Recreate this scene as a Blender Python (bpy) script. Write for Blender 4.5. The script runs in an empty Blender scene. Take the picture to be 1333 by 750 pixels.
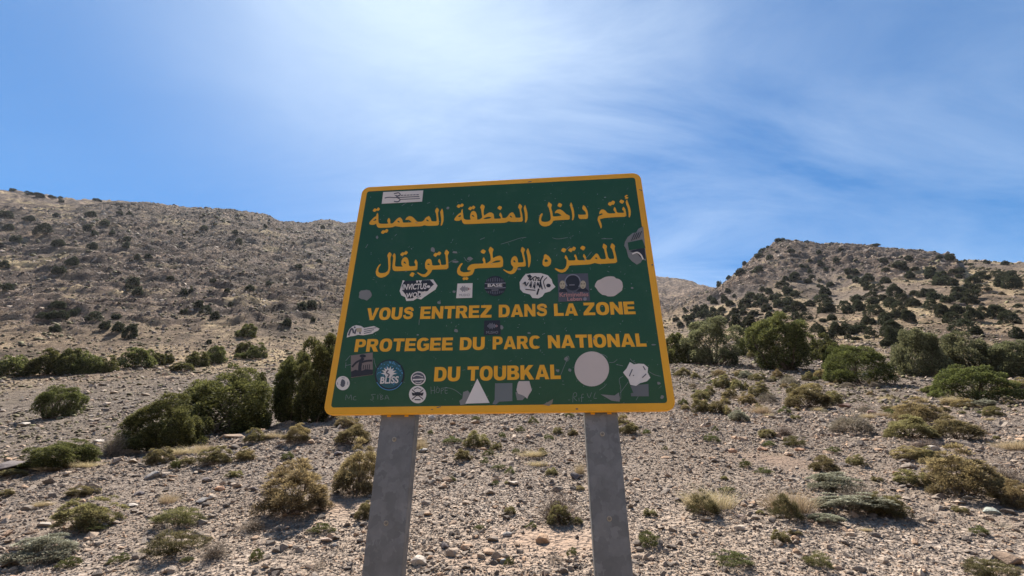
import bpy, bmesh, math, random
import numpy as np
from mathutils import Vector
from mathutils.geometry import tessellate_polygon

S = bpy.context.scene
C = S.collection
R = math.radians
rng = np.random.default_rng(7)
random.seed(7)

# ---------------------------------------------------------------- camera
F, PITCH, CX, CY = 562.0, R(24.3), 666.5, 375.0
CP, SP = math.cos(PITCH), math.sin(PITCH)
EYE = 1.6
cam_d = bpy.data.cameras.new('camera')
cam = bpy.data.objects.new('camera', cam_d); C.objects.link(cam)
cam.location = (0, 0, EYE)
cam.rotation_euler = (math.pi / 2 + PITCH, 0, 0)
cam_d.sensor_width = 36.0
cam_d.lens = 36.0 * F / 1333.0
cam_d.clip_start = 0.05
cam_d.clip_end = 20000
S.camera = cam

# ---------------------------------------------------------------- world, sun
SUN_EL, SUN_AZ = R(61), R(-18)          # azimuth from +Y, positive towards +X
sd = Vector((math.sin(SUN_AZ) * math.cos(SUN_EL), math.cos(SUN_AZ) * math.cos(SUN_EL), math.sin(SUN_EL)))
W = bpy.data.worlds.new('World'); S.world = W; W.use_nodes = True
nt = W.node_tree; nt.nodes.clear()
def N(t, tree=None, **k):
    n = (tree or nt).nodes.new(t)
    for a, b in k.items(): setattr(n, a, b)
    return n
wo = N('ShaderNodeOutputWorld'); bg = N('ShaderNodeBackground'); bg.inputs[1].default_value = 0.060
sky = N('ShaderNodeTexSky'); sky.sky_type = 'NISHITA'; sky.sun_disc = False
sky.sun_elevation = SUN_EL; sky.sun_rotation = SUN_AZ; sky.altitude = 2000; sky.air_density = 1.25; sky.dust_density = .05; sky.ozone_density = 4.0
tc = N('ShaderNodeTexCoord')
sep = N('ShaderNodeSeparateXYZ'); nt.links.new(tc.outputs['Generated'], sep.inputs[0])
def M_(op, a, b=None, c=None, clamp=False, tree=None):
    t = tree or nt
    n = N('ShaderNodeMath', t, operation=op); n.use_clamp = clamp
    for i, v in enumerate((a, b, c)):
        if v is None: continue
        if isinstance(v, (int, float)): n.inputs[i].default_value = v
        else: t.links.new(v, n.inputs[i])
    return n.outputs[0]
zc = M_('ADD', M_('MAXIMUM', sep.outputs[2], 0.0), 0.16)
comb = N('ShaderNodeCombineXYZ')
nt.links.new(M_('DIVIDE', sep.outputs[0], zc), comb.inputs[0]); nt.links.new(M_('DIVIDE', sep.outputs[1], zc), comb.inputs[1])
mp = N('ShaderNodeMapping'); nt.links.new(comb.outputs[0], mp.inputs[0])
mp.inputs['Rotation'].default_value = (0, 0, R(35)); mp.inputs['Scale'].default_value = (0.8, 2.3, 1)
n1 = N('ShaderNodeTexNoise'); n1.inputs['Scale'].default_value = 1.0; n1.inputs['Detail'].default_value = 12; n1.inputs['Roughness'].default_value = .62; n1.inputs['Distortion'].default_value = .9
nt.links.new(mp.outputs[0], n1.inputs[0])
n2 = N('ShaderNodeTexNoise'); n2.inputs['Scale'].default_value = .62; n2.inputs['Detail'].default_value = 3
mp2 = N('ShaderNodeMapping'); mp2.inputs['Location'].default_value = (3.1, .7, 0); nt.links.new(comb.outputs[0], mp2.inputs[0]); nt.links.new(mp2.outputs[0], n2.inputs[0])
cl = M_('MULTIPLY', M_('MULTIPLY', M_('SUBTRACT', n1.outputs[0], .36), 2.7, clamp=True), M_('MULTIPLY', M_('SUBTRACT', n2.outputs[0], .30), 3.6, clamp=True))
# the cirrus field lies overhead and to the east; the western sky is nearly clear
west = M_('ADD', M_('MULTIPLY', M_('DIVIDE', M_('ADD', M_('DIVIDE', sep.outputs[0], zc), .95), .75, clamp=True), .88), .12)
cl = M_('MULTIPLY', cl, west)
# thin high cloud scatters forward: it is bright around the sun
dot = N('ShaderNodeVectorMath', operation='DOT_PRODUCT'); nt.links.new(tc.outputs['Generated'], dot.inputs[0]); dot.inputs[1].default_value = sd
near = M_('POWER', M_('MAXIMUM', dot.outputs['Value'], 0.0), 9.0)
veil = M_('ADD', M_('MULTIPLY', cl, .9), M_('MULTIPLY', near, .8), clamp=True)
dens = M_('MULTIPLY', veil, M_('ADD', M_('MULTIPLY', near, .42), .36))
cloudcol = N('ShaderNodeMix', data_type='RGBA'); cloudcol.inputs[0].default_value = 1
mixc = N('ShaderNodeMix', data_type='RGBA'); nt.links.new(dens, mixc.inputs[0])
tint = N('ShaderNodeMix', data_type='RGBA', blend_type='MULTIPLY'); tint.inputs[0].default_value = 1; nt.links.new(sky.outputs[0], tint.inputs[6]); tint.inputs[7].default_value = (.36, .84, 1.10, 1)
nt.links.new(tint.outputs[2], mixc.inputs[6]); mixc.inputs[7].default_value = (7.4, 8.6, 9.8, 1)
nt.links.new(mixc.outputs[2], bg.inputs[0]); nt.links.new(bg.outputs[0], wo.inputs[0])
nt.nodes.remove(cloudcol)

sl = bpy.data.lights.new('sun', 'SUN'); sl.energy = 5.0; sl.angle = R(.55); sl.color = (1, .93, .84)
so = bpy.data.objects.new('sun', sl); C.objects.link(so); so.rotation_euler = sd.to_track_quat('Z', 'Y').to_euler()
S.view_settings.view_transform = 'Standard'; S.view_settings.look = 'None'
S.view_settings.exposure = 1.2; S.view_settings.gamma = 1.0; S.view_settings.use_curve_mapping = False

# ---------------------------------------------------------------- helpers
def link(o, parent=None):
    C.objects.link(o)
    if parent: o.parent = parent
    return o
def tag(o, label=None, cat=None, group=None, kind=None):
    if label: o['label'] = label
    if cat: o['category'] = cat
    if group: o['group'] = group
    if kind: o['kind'] = kind
    return o
def empty(name, loc=(0, 0, 0), rz=0):
    o = bpy.data.objects.new(name, None); o.empty_display_size = .2
    o.location = loc; o.rotation_euler = (0, 0, rz); return link(o)
def np_mesh(name, V, Fc, mat, attr=None, smooth=False, extra_mats=(), mi=None):
    """V (n,3), Fc (m,k) equal-sized faces"""
    me = bpy.data.meshes.new(name)
    V = np.asarray(V, np.float32); Fc = np.asarray(Fc, np.int32); k = Fc.shape[1]
    me.vertices.add(len(V)); me.vertices.foreach_set('co', V.ravel())
    me.loops.add(Fc.size); me.loops.foreach_set('vertex_index', Fc.ravel())
    me.polygons.add(len(Fc)); me.polygons.foreach_set('loop_start', np.arange(len(Fc), dtype=np.int32) * k)
    me.polygons.foreach_set('loop_total', np.full(len(Fc), k, np.int32))
    if smooth: me.polygons.foreach_set('use_smooth', np.ones(len(Fc), bool))
    me.materials.append(mat)
    for m in extra_mats: me.materials.append(m)
    if mi is not None: me.polygons.foreach_set('material_index', np.asarray(mi, np.int32))
    if attr:
        for kx, vals in attr.items():
            a = me.attributes.new(kx, 'FLOAT', 'POINT'); a.data.foreach_set('value', np.asarray(vals, np.float32))
    me.update(calc_edges=True); me.validate()
    return me
def obj(name, me, parent=None):
    return link(bpy.data.objects.new(name, me), parent)
def pyray(px, py):
    u = px - CX; v = CY - py
    return np.array([u, F * CP - v * SP, F * SP + v * CP])      # world direction (x, y, z)

# perlin noise, vectorised
_perm = np.random.default_rng(3).permutation(512)
_perm = np.concatenate([_perm, _perm, _perm])
_g = np.random.default_rng(4).uniform(0, 2 * np.pi, 512); _gx, _gy = np.cos(_g), np.sin(_g)
def perlin(x, y):
    xi = np.floor(x).astype(int); yi = np.floor(y).astype(int); xf = x - xi; yf = y - yi
    u = xf * xf * xf * (xf * (xf * 6 - 15) + 10); v = yf * yf * yf * (yf * (yf * 6 - 15) + 10)
    def g(ix, iy, dx, dy):
        h = _perm[(_perm[ix & 511] + iy) & 511] & 511
        return _gx[h] * dx + _gy[h] * dy
    a = g(xi, yi, xf, yf); b = g(xi + 1, yi, xf - 1, yf); c = g(xi, yi + 1, xf, yf - 1); d = g(xi + 1, yi + 1, xf - 1, yf - 1)
    return ((a + u * (b - a)) * (1 - v) + (c + u * (d - c)) * v) * 1.5
def fbm(x, y, o=4, gain=.5, ridged=False):
    t = 0; a = 1; s = 0
    for i in range(o):
        n = perlin(x * 2 ** i + 17.3 * i, y * 2 ** i - 9.1 * i)
        if ridged: n = 1 - 2 * np.abs(n)
        t = t + a * n; s += a; a *= gain
    return t / s

# ---------------------------------------------------------------- materials
def newmat(name):
    m = bpy.data.materials.new(name); m.use_nodes = True
    t = m.node_tree; t.nodes.clear()
    o = t.nodes.new('ShaderNodeOutputMaterial'); return m, t, o
def ramp(t, fac, stops, interp='LINEAR'):
    r = t.nodes.new('ShaderNodeValToRGB'); r.color_ramp.interpolation = interp
    e = r.color_ramp.elements
    while len(e) < len(stops): e.new(.5)
    for i, (p, c) in enumerate(stops): e[i].position = p; e[i].color = (*c, 1)
    t.links.new(fac, r.inputs[0]); return r.outputs[0]
def noise(t, vec, scale, detail=4, rough=.55, out=0):
    n = t.nodes.new('ShaderNodeTexNoise'); n.inputs['Scale'].default_value = scale; n.inputs['Detail'].default_value = detail; n.inputs['Roughness'].default_value = rough
    if vec is not None: t.links.new(vec, n.inputs['Vector'])
    return n.outputs[out]
def voro(t, vec, scale, feature='F1', out='Color'):
    n = t.nodes.new('ShaderNodeTexVoronoi'); n.feature = feature; n.inputs['Scale'].default_value = scale
    if vec is not None: t.links.new(vec, n.inputs['Vector'])
    return n.outputs[out]
def mixrgb(t, f, a, b, mode='MIX'):
    n = t.nodes.new('ShaderNodeMix'); n.data_type = 'RGBA'; n.blend_type = mode
    for i, v in ((0, f), (6, a), (7, b)):
        if isinstance(v, (int, float)): n.inputs[i].default_value = v
        elif isinstance(v, tuple): n.inputs[i].default_value = (*v, 1)
        else: t.links.new(v, n.inputs[i])
    return n.outputs[2]
def math_(t, op, a, b=None, clamp=False):
    return M_(op, a, b, clamp=clamp, tree=t)
def bumpn(t, h, strength, dist, prev=None):
    n = t.nodes.new('ShaderNodeBump'); n.inputs['Strength'].default_value = strength; n.inputs['Distance'].default_value = dist
    t.links.new(h, n.inputs['Height'])
    if prev is not None: t.links.new(prev, n.inputs['Normal'])
    return n.outputs[0]
def principled(t, o, col, rough=.8, spec=.3, metal=0, nrm=None):
    p = t.nodes.new('ShaderNodeBsdfPrincipled')
    if isinstance(col, tuple): p.inputs['Base Color'].default_value = (*col, 1)
    else: t.links.new(col, p.inputs['Base Color'])
    if isinstance(rough, (int, float)): p.inputs['Roughness'].default_value = rough
    else: t.links.new(rough, p.inputs['Roughness'])
    p.inputs['Specular IOR Level'].default_value = spec; p.inputs['Metallic'].default_value = metal
    if nrm is not None: t.links.new(nrm, p.inputs['Normal'])
    if o is not None: t.links.new(p.outputs[0], o.inputs[0])
    return p
def attrn(t, name):
    n = t.nodes.new('ShaderNodeAttribute'); n.attribute_name = name; return n.outputs['Fac']

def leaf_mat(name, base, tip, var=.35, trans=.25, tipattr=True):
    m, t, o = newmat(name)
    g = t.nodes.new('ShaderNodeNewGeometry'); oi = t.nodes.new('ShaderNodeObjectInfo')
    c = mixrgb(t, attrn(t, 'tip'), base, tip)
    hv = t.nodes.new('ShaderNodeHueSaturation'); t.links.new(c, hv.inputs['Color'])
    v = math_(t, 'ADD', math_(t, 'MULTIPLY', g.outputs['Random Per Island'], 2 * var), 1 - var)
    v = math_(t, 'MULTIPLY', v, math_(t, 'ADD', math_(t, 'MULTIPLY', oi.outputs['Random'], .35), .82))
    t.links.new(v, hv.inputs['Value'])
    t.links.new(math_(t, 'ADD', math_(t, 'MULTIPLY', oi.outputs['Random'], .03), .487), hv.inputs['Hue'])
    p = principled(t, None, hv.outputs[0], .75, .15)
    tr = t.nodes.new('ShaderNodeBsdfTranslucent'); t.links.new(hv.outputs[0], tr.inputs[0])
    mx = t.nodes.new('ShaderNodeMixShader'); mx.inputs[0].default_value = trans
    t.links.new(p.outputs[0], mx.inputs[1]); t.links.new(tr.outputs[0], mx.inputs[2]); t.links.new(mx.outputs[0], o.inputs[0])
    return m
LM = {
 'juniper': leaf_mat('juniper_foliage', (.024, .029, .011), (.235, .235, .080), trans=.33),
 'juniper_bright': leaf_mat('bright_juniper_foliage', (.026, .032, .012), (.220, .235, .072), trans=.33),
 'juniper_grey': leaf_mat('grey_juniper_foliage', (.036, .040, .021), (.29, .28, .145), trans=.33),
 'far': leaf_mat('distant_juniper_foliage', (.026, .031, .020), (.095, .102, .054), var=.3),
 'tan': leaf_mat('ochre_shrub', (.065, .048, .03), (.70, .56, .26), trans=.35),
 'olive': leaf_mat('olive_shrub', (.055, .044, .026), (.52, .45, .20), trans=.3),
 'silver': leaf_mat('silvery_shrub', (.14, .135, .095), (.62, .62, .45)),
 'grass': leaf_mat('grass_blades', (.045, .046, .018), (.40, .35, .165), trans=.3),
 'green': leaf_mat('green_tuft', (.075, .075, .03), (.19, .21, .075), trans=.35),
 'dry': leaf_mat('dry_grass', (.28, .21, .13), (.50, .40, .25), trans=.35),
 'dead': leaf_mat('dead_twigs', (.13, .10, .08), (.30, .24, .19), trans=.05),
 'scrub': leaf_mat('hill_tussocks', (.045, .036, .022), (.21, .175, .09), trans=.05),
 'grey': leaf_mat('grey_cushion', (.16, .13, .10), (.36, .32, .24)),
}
def bark_mat():
    m, t, o = newmat('bark'); tcn = t.nodes.new('ShaderNodeTexCoord')
    n = noise(t, tcn.outputs['Object'], 14, 5)
    principled(t, o, ramp(t, n, [(.3, (.07, .05, .035)), (.7, (.20, .15, .11))]), .9, .2, nrm=bumpn(t, n, .6, .02)); return m
BARK = bark_mat()

def stone_mat(name, stops, sc=9):
    m, t, o = newmat(name); tcn = t.nodes.new('ShaderNodeTexCoord'); oi = t.nodes.new('ShaderNodeObjectInfo')
    base = ramp(t, oi.outputs['Random'], stops)
    n = noise(t, tcn.outputs['Object'], sc, 6, .65)
    c = mixrgb(t, 1.0, base, ramp(t, n, [(.25, (.62, .60, .58)), (.5, (.95, .93, .9)), (.75, (1.25, 1.2, 1.1))]), 'MULTIPLY')
    principled(t, o, c, .85, .25, nrm=bumpn(t, n, .5, .03)); return m
STONE = stone_mat('scree_stone', [(0, (.12, .098, .084)), (.25, (.20, .165, .138)), (.5, (.275, .228, .188)), (.72, (.355, .28, .218)), (.88, (.40, .265, .175)), (1, (.46, .385, .31))])
ROCKFAR = stone_mat('mountain_rock', [(0, (.085, .066, .056)), (.4, (.19, .150, .122)), (.75, (.29, .23, .185)), (1, (.46, .365, .28))], 3)

def ground_mat():
    m, t, o = newmat('stony_ground')
    g = t.nodes.new('ShaderNodeNewGeometry'); P = g.outputs['Position']
    far = attrn(t, 'far'); rock = attrn(t, 'rock'); dirt = attrn(t, 'dirt')
    # near gravel: small stones, each its own tone
    st = [(0, (.09, .072, .060)), (.3, (.17, .135, .11)), (.6, (.26, .21, .167)), (.85, (.37, .295, .235)), (1, (.45, .38, .31))]
    def cells(scale):
        s = t.nodes.new('ShaderNodeSeparateColor'); t.links.new(voro(t, P, scale), s.inputs[0])
        return ramp(t, s.outputs[0], st), voro(t, P, scale, out='Distance')
    c1, d1 = cells(24); c2, d2 = cells(60); c3, d3 = cells(9)
    soil = ramp(t, noise(t, P, 1.6, 6), [(.3, (.215, .163, .122)), (.7, (.31, .24, .182))])
    big = noise(t, P, .55, 5)
    near = mixrgb(t, ramp(t, noise(t, P, 5, 3), [(.42, (0, 0, 0)), (.58, (1, 1, 1))]), c1, c2)
    near = mixrgb(t, ramp(t, big, [(.38, (.25, .25, .25)), (.62, (.85, .85, .85))]), near, soil)
    near = mixrgb(t, math_(t, 'MULTIPLY', dirt, .8), near, (.30, .21, .15))
    gr = ramp(t, noise(t, P, 1.1, 7, .7), [(.60, (0, 0, 0)), (.72, (.55, .55, .55))])
    near = mixrgb(t, gr, near, (.18, .17, .09))
    # middle distance
    cm, dm = cells(3.0)
    mid = mixrgb(t, .55, cm, ramp(t, noise(t, P, .35, 8, .65), [(.3, (.13, .104, .080)), (.5, (.20, .160, .122)), (.75, (.27, .22, .155))]))
    # mountain: soil and dry grass between purple-brown outcrops
    f1 = noise(t, P, .06, 10, .66); f2 = noise(t, P, .35, 8, .7)
    soilf = ramp(t, f2, [(.30, (.055, .044, .034)), (.48, (.115, .091, .068)), (.60, (.165, .132, .097)), (.75, (.245, .197, .142))])
    ochre = ramp(t, noise(t, P, .022, 6, .6), [(.48, (0, 0, 0)), (.62, (.55, .55, .55))])
    soilf = mixrgb(t, ochre, soilf, (.25, .21, .13))
    rockc = ramp(t, noise(t, P, .22, 10, .75), [(.36, (.035, .028, .026)), (.48, (.075, .060, .052)), (.58, (.135, .106, .088)), (.68, (.22, .175, .14)), (.8, (.36, .285, .22))])
    rm = math_(t, 'ADD', rock, math_(t, 'MULTIPLY', math_(t, 'SUBTRACT', f1, .5), 2.6))
    rmask = ramp(t, rm, [(.42, (0, 0, 0)), (.60, (1, 1, 1))])
    mtn = mixrgb(t, rmask, soilf, rockc)
    patch = ramp(t, noise(t, P, .045, 8, .7), [(.38, (1.3, 1.2, 1.13)), (.5, (2.5, 2.28, 2.02)), (.62, (3.5, 3.2, 2.7))])
    mtn = mixrgb(t, 1.0, mtn, patch, 'MULTIPLY')
    mtn = mixrgb(t, math_(t, 'MULTIPLY', dirt, .75), mtn, (.25, .20, .165))
    # small dark tussocks scattered over the slopes
    tv = voro(t, P, .42, out='Distance')
    tus = ramp(t, math_(t, 'ADD', tv, math_(t, 'MULTIPLY', noise(t, P, 2.2, 3), .25)), [(.24, (1, 1, 1)), (.34, (0, 0, 0))])
    mtn = mixrgb(t, math_(t, 'MULTIPLY', tus, .6), mtn, (.06, .056, .036))
    c = mixrgb(t, ramp(t, far, [(.25, (0, 0, 0)), (.45, (1, 1, 1))]), near, mid)
    c = mixrgb(t, ramp(t, far, [(.55, (0, 0, 0)), (.8, (1, 1, 1))]), c, mtn)
    nf = math_(t, 'SUBTRACT', 1.0, math_(t, 'MULTIPLY', far, 1.6), clamp=True)
    def gated(h, k): return math_(t, 'MULTIPLY', h, k)
    b = bumpn(t, gated(d1, nf), .9, .035)
    b = bumpn(t, gated(d2, nf), .6, .012, b)
    b = bumpn(t, gated(d3, nf), .5, .05, b)
    b = bumpn(t, gated(dm, math_(t, 'MINIMUM', math_(t, 'MULTIPLY', far, 2.0), 1.0)), .8, .22, b)
    b = bumpn(t, gated(noise(t, P, .45, 12, .75), far), 1.0, 3.5, b)
    b = bumpn(t, gated(noise(t, P, .11, 10, .7), math_(t, 'MULTIPLY', far, math_(t, 'ADD', rock, .3))), 1.0, 12.0, b)
    principled(t, o, c, .92, .15, nrm=b); return m
GROUND = ground_mat()
# ---------------------------------------------------------------- terrain
# control points: photo column, photo row, forward distance in metres -> a surface of slope s(azimuth, distance)
ctl = []
def cp(px, py, Y):
    d = pyray(px, py); X = Y * d[0] / d[1]; Z = Y * d[2] / d[1]
    r = math.hypot(X, Y); ctl.append((math.atan2(X, Y), math.log(r), (Z + EYE) / r))
def near_rows(px, s, rows):
    for py in rows:
        d = pyray(px, py); tt = d[2] / d[1]; cp(px, py, EYE / (s - tt))
for px, s, rows in ((-150, .245, (900, 760, 690, 640)), (60, .25, (900, 760, 690, 640)), (250, .265, (900, 760, 690, 640, 600)), (430, .28, (900, 760, 690, 640, 590, 560)),
                    (666, .29, (900, 760, 690, 640, 590, 560)), (900, .30, (900, 760, 690, 640, 590, 560)), (1130, .30, (900, 760, 690, 640, 590, 560)), (1333, .30, (900, 760, 690, 640, 590)), (1550, .30, (900, 760, 690, 640, 590))):
    near_rows(px, s, rows)
for az in (-1.0, -.5, 0, .5, 1.0): ctl.append((az, math.log(.8), .27 * math.cos(az)))
# crest of the near slope on the left and the gully behind it
for px, py, Y in ((-150, 622, 7.6), (-20, 609, 7.9), (80, 603, 8.6), (150, 594, 9.4), (240, 580, 10.8), (330, 566, 12.2), (430, 549, 14),
                  (-150, 640, 11), (-20, 622, 11.5), (80, 612, 12.5), (150, 602, 13), (240, 590, 14), (330, 576, 16), (430, 552, 19),
                  (-150, 600, 17), (-20, 585, 18), (60, 567, 20), (150, 552, 22), (240, 540, 24), (340, 530, 27), (430, 525, 29),
                  (-150, 530, 29), (0, 520, 31), (120, 512, 33), (240, 505, 36), (360, 500, 40), (450, 492, 44),
                  (-150, 496, 42), (0, 491, 44), (120, 487, 46), (240, 480, 52), (340, 470, 58), (450, 466, 66),
                  (-150, 478, 56), (0, 470, 60), (120, 464, 63), (240, 452, 70), (340, 446, 76), (450, 440, 88),
                  (-150, 410, 100), (0, 405, 105), (120, 402, 110), (240, 396, 118), (340, 392, 128), (450, 392, 145),
                  (-150, 330, 165), (0, 325, 175), (120, 325, 180), (240, 325, 190), (340, 330, 205), (450, 340, 230),
                  (-150, 235, 270), (0, 247, 280), (120, 261, 290), (240, 267, 300), (340, 281, 310), (400, 291, 330), (450, 291, 350),
                  (-150, 280, 420), (0, 280, 430), (240, 290, 450), (450, 320, 500),
                  # behind the sign, up the valley
                  (560, 530, 17), (666, 520, 19), (780, 510, 20), (560, 500, 38), (666, 490, 40), (780, 485, 36), (560, 455, 80), (666, 450, 85), (780, 450, 80),
                  (560, 400, 170), (666, 405, 190), (780, 415, 190), (560, 340, 320), (666, 345, 400), (780, 352, 450), (560, 300, 420), (666, 325, 480), (780, 345, 560),
                  (870, 361, 560), (920, 371, 560), (870, 390, 400), (905, 400, 260), (875, 425, 150), (920, 425, 130), (600, 370, 640), (870, 380, 760),
                  # right: flat ground with the junipers, then the hill
                  (870, 500, 19), (960, 508, 18), (1060, 510, 17.5), (1160, 520, 15), (1260, 530, 13.4), (1360, 535, 12.5),
                  (870, 476, 31), (930, 475, 32), (1025, 484, 27), (1118, 500, 21), (1210, 505, 19.5), (1268, 515, 17), (1360, 520, 16),
                  (880, 455, 60), (960, 450, 52), (1040, 455, 46), (1118, 465, 40), (1207, 478, 30), (1262, 478, 30), (1333, 482, 28), (1500, 490, 26),
                  (960, 425, 95), (1060, 425, 84), (1160, 430, 70), (1260, 435, 62), (1360, 440, 56), (1500, 440, 52),
                  (950, 395, 150), (1060, 385, 145), (1160, 385, 125), (1260, 385, 112), (1360, 385, 104), (1500, 385, 98),
                  (945, 372, 215), (975, 345, 225), (1020, 335, 225), (1060, 345, 205), (1160, 350, 180), (1260, 355, 160), (1360, 358, 150), (1500, 360, 140),
                  (1020, 313, 265), (1100, 320, 260), (1200, 331, 240), (1260, 339, 220), (1360, 344, 210), (1500, 345, 200),
                  (1020, 340, 380), (1200, 350, 340), (1360, 358, 300)):
    cp(px, py, Y)
ctl = np.array(ctl)
SA, SL = 1.5, .85
cxy = np.c_[ctl[:, 0] * SA, ctl[:, 1] * SL]; cs = ctl[:, 2]
def U_(r2): return np.where(r2 > 1e-12, r2 * np.log(np.maximum(r2, 1e-12)), 0)
def _tps():
    n = len(cxy); D = ((cxy[:, None] - cxy[None]) ** 2).sum(-1); K = U_(D) + np.eye(n) * 2e-3
    Pm = np.c_[np.ones(n), cxy]; A = np.zeros((n + 3, n + 3)); A[:n, :n] = K; A[:n, n:] = Pm; A[n:, :n] = Pm.T
    return np.linalg.solve(A, np.r_[cs, np.zeros(3)])
_w = _tps(); _n = len(cxy)
def slope_at(az, lr):
    a = np.clip(az, -1.05, 1.05) * SA; l = lr * SL; out = _w[_n] + _w[_n + 1] * a + _w[_n + 2] * l
    for i in range(_n): out = out + _w[i] * U_((a - cxy[i, 0]) ** 2 + (l - cxy[i, 1]) ** 2)
    return out
az_v = np.radians(np.concatenate([np.arange(-64, -57, .5), np.arange(-57, 57.01, .125), np.arange(57.5, 64.1, .5)]))
lr_v = np.concatenate([np.linspace(math.log(.8), math.log(3.0), 34)[:-1], np.linspace(math.log(3.0), math.log(60), 360)[:-1], np.linspace(math.log(60), math.log(430), 330)[:-1], np.linspace(math.log(430), math.log(800), 30)])
AZ, LR = np.meshgrid(az_v, lr_v)
# evaluate the smooth surface on a coarser grid, then interpolate (it has no fine detail)
ca = np.linspace(az_v[0], az_v[-1], 130); cl_ = np.linspace(lr_v[0], lr_v[-1], 150)
CA, CL = np.meshgrid(ca, cl_); SC = slope_at(CA, CL)
def bil(G, gx, gy, x, y):
    fx = np.interp(x, gx, np.arange(len(gx))); fy = np.interp(y, gy, np.arange(len(gy)))
    ix = np.clip(fx.astype(int), 0, len(gx) - 2); iy = np.clip(fy.astype(int), 0, len(gy) - 2); tx = fx - ix; ty = fy - iy
    return (G[iy, ix] * (1 - tx) + G[iy, ix + 1] * tx) * (1 - ty) + (G[iy + 1, ix] * (1 - tx) + G[iy + 1, ix + 1] * tx) * ty
SG = bil(SC, ca, cl_, AZ, LR)
RR = np.exp(LR); QQ = SG - EYE / RR                       # tangent of the elevation seen from eye height
# skyline of the mountains: azimuth -> tangent of elevation
sk = [(-260, 232), (-100, 240), (0, 247), (40, 251), (80, 258), (130, 260), (190, 263), (240, 269), (300, 272), (350, 279), (362, 288), (380, 288), (400, 291), (410, 286), (436, 286), (446, 291), (470, 287), (520, 290),
      (600, 310), (700, 335), (780, 350), (858, 360), (890, 363), (925, 374), (938, 372), (960, 353), (980, 335), (1000, 321), (1016, 311), (1040, 314), (1070, 317), (1100, 316), (1140, 320), (1180, 325), (1220, 328), (1245, 336), (1290, 341), (1340, 342), (1500, 344)]
ska, skt = [], []
for px, py in sk:
    d = pyray(px, py); ska.append(math.atan2(d[0], d[1])); skt.append(d[2] / math.hypot(d[0], d[1]))
SKY_T = np.interp(az_v, ska, skt)
far_rows = lr_v > math.log(110)
X = RR * np.sin(AZ); Y = RR * np.cos(AZ)
# relief
mount = np.clip((LR - math.log(45)) / 1.0, 0, 1)
rightcrag = np.exp(-((AZ - .50) / .13) ** 2) * np.clip((LR - math.log(175)) / .25, 0, 1)
crestcrag = ((AZ > .35) & (AZ < .86)) * np.clip((LR - math.log(205)) / .15, 0, 1) * .8
leftrock = np.clip((-.22 - AZ) / .12, 0, 1) * np.clip((LR - math.log(85)) / .6, 0, 1) * .66
midrock = ((AZ > -.22) & (AZ < .42)) * np.clip((LR - math.log(300)) / .4, 0, 1) * .5
ROCKM = np.clip(np.maximum.reduce([rightcrag, crestcrag, leftrock, midrock]) + .25 * fbm(X / 45, Y / 45, 4) * mount, 0, 1)
relief = mount * (fbm(X / 60 + 3, Y / 60, 3) * 3.0 * np.clip((LR - 4.4) / .8, 0, 1) + fbm(X / 13, Y / 11, 4, .6, True) * 1.9 * (.22 + ROCKM) + fbm(X / 4, Y / 4, 3, .6, True) * .55)
relief += ROCKM * mount * (fbm(X / 26 + 9, Y / 16, 4, .6, True)) * 3.0 * np.clip((LR - 4.9) / .6, 0, 1)
tt = (SG * RR) / 6.5 + 1.3 * fbm(X / 34 + 2, Y / 34, 3) + .35 * fbm(X / 7, Y / 7, 2); ff = tt - np.floor(tt)
tmask = np.clip(ROCKM * 1.15 + .9 * fbm(X / 24 + 40, Y / 20, 4) - .12, 0, 1) * np.clip((LR - 4.2) / .5, 0, 1)
stp = np.clip(ff / .28, 0, 1); stp = stp * stp * (3 - 2 * stp)
relief += tmask * (stp - ff) * 4.0
tt2 = (SG * RR) / 2.3 + 1.0 * fbm(X / 12 + 7, Y / 12, 3); f2_ = tt2 - np.floor(tt2); st2 = np.clip(f2_ / .35, 0, 1)
relief += tmask * (st2 - f2_) * 1.5 * np.clip((5.6 - LR) / .5, 0, 1)
relief += (1 - mount) * (fbm(X / 1.5, Y / 1.5, 4) * .05 * np.clip(RR / 4, .3, 1.6) + fbm(X / .3, Y / .3, 3) * .018 * (RR < 16))
gully = np.clip((-.18 - AZ) / .2, 0, 1) * np.exp(-((LR - math.log(11.5)) / .25) ** 2)
relief += gully * fbm(X / 1.1 + 5, Y / .8, 4, .55, True) * .18
Q = QQ + relief / RR
mx = np.where(far_rows[:, None], Q, -9).max(0)
k = (SKY_T + 0.007 * fbm(az_v * 60, az_v * 0, 4) + .011 * fbm(az_v * 130, az_v * 0 + 5, 4, .65) * ((az_v > .46) & (az_v < .80)) + .004 * fbm(az_v * 200, az_v * 0 + 5, 3) * (az_v < .46) - mx)
wgt = np.clip((lr_v - math.log(110)) / (math.log(260) - math.log(110)), 0, 1)[:, None]
ksm = np.convolve(np.pad(k, 6, mode='edge'), np.ones(13) / 13, 'valid')
Q = Q + wgt * ksm[None, :]
Z = EYE + Q * RR
FAR = np.interp(LR, [math.log(5), math.log(14), math.log(40), math.log(90)], [0, .2, .5, 1])
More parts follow.
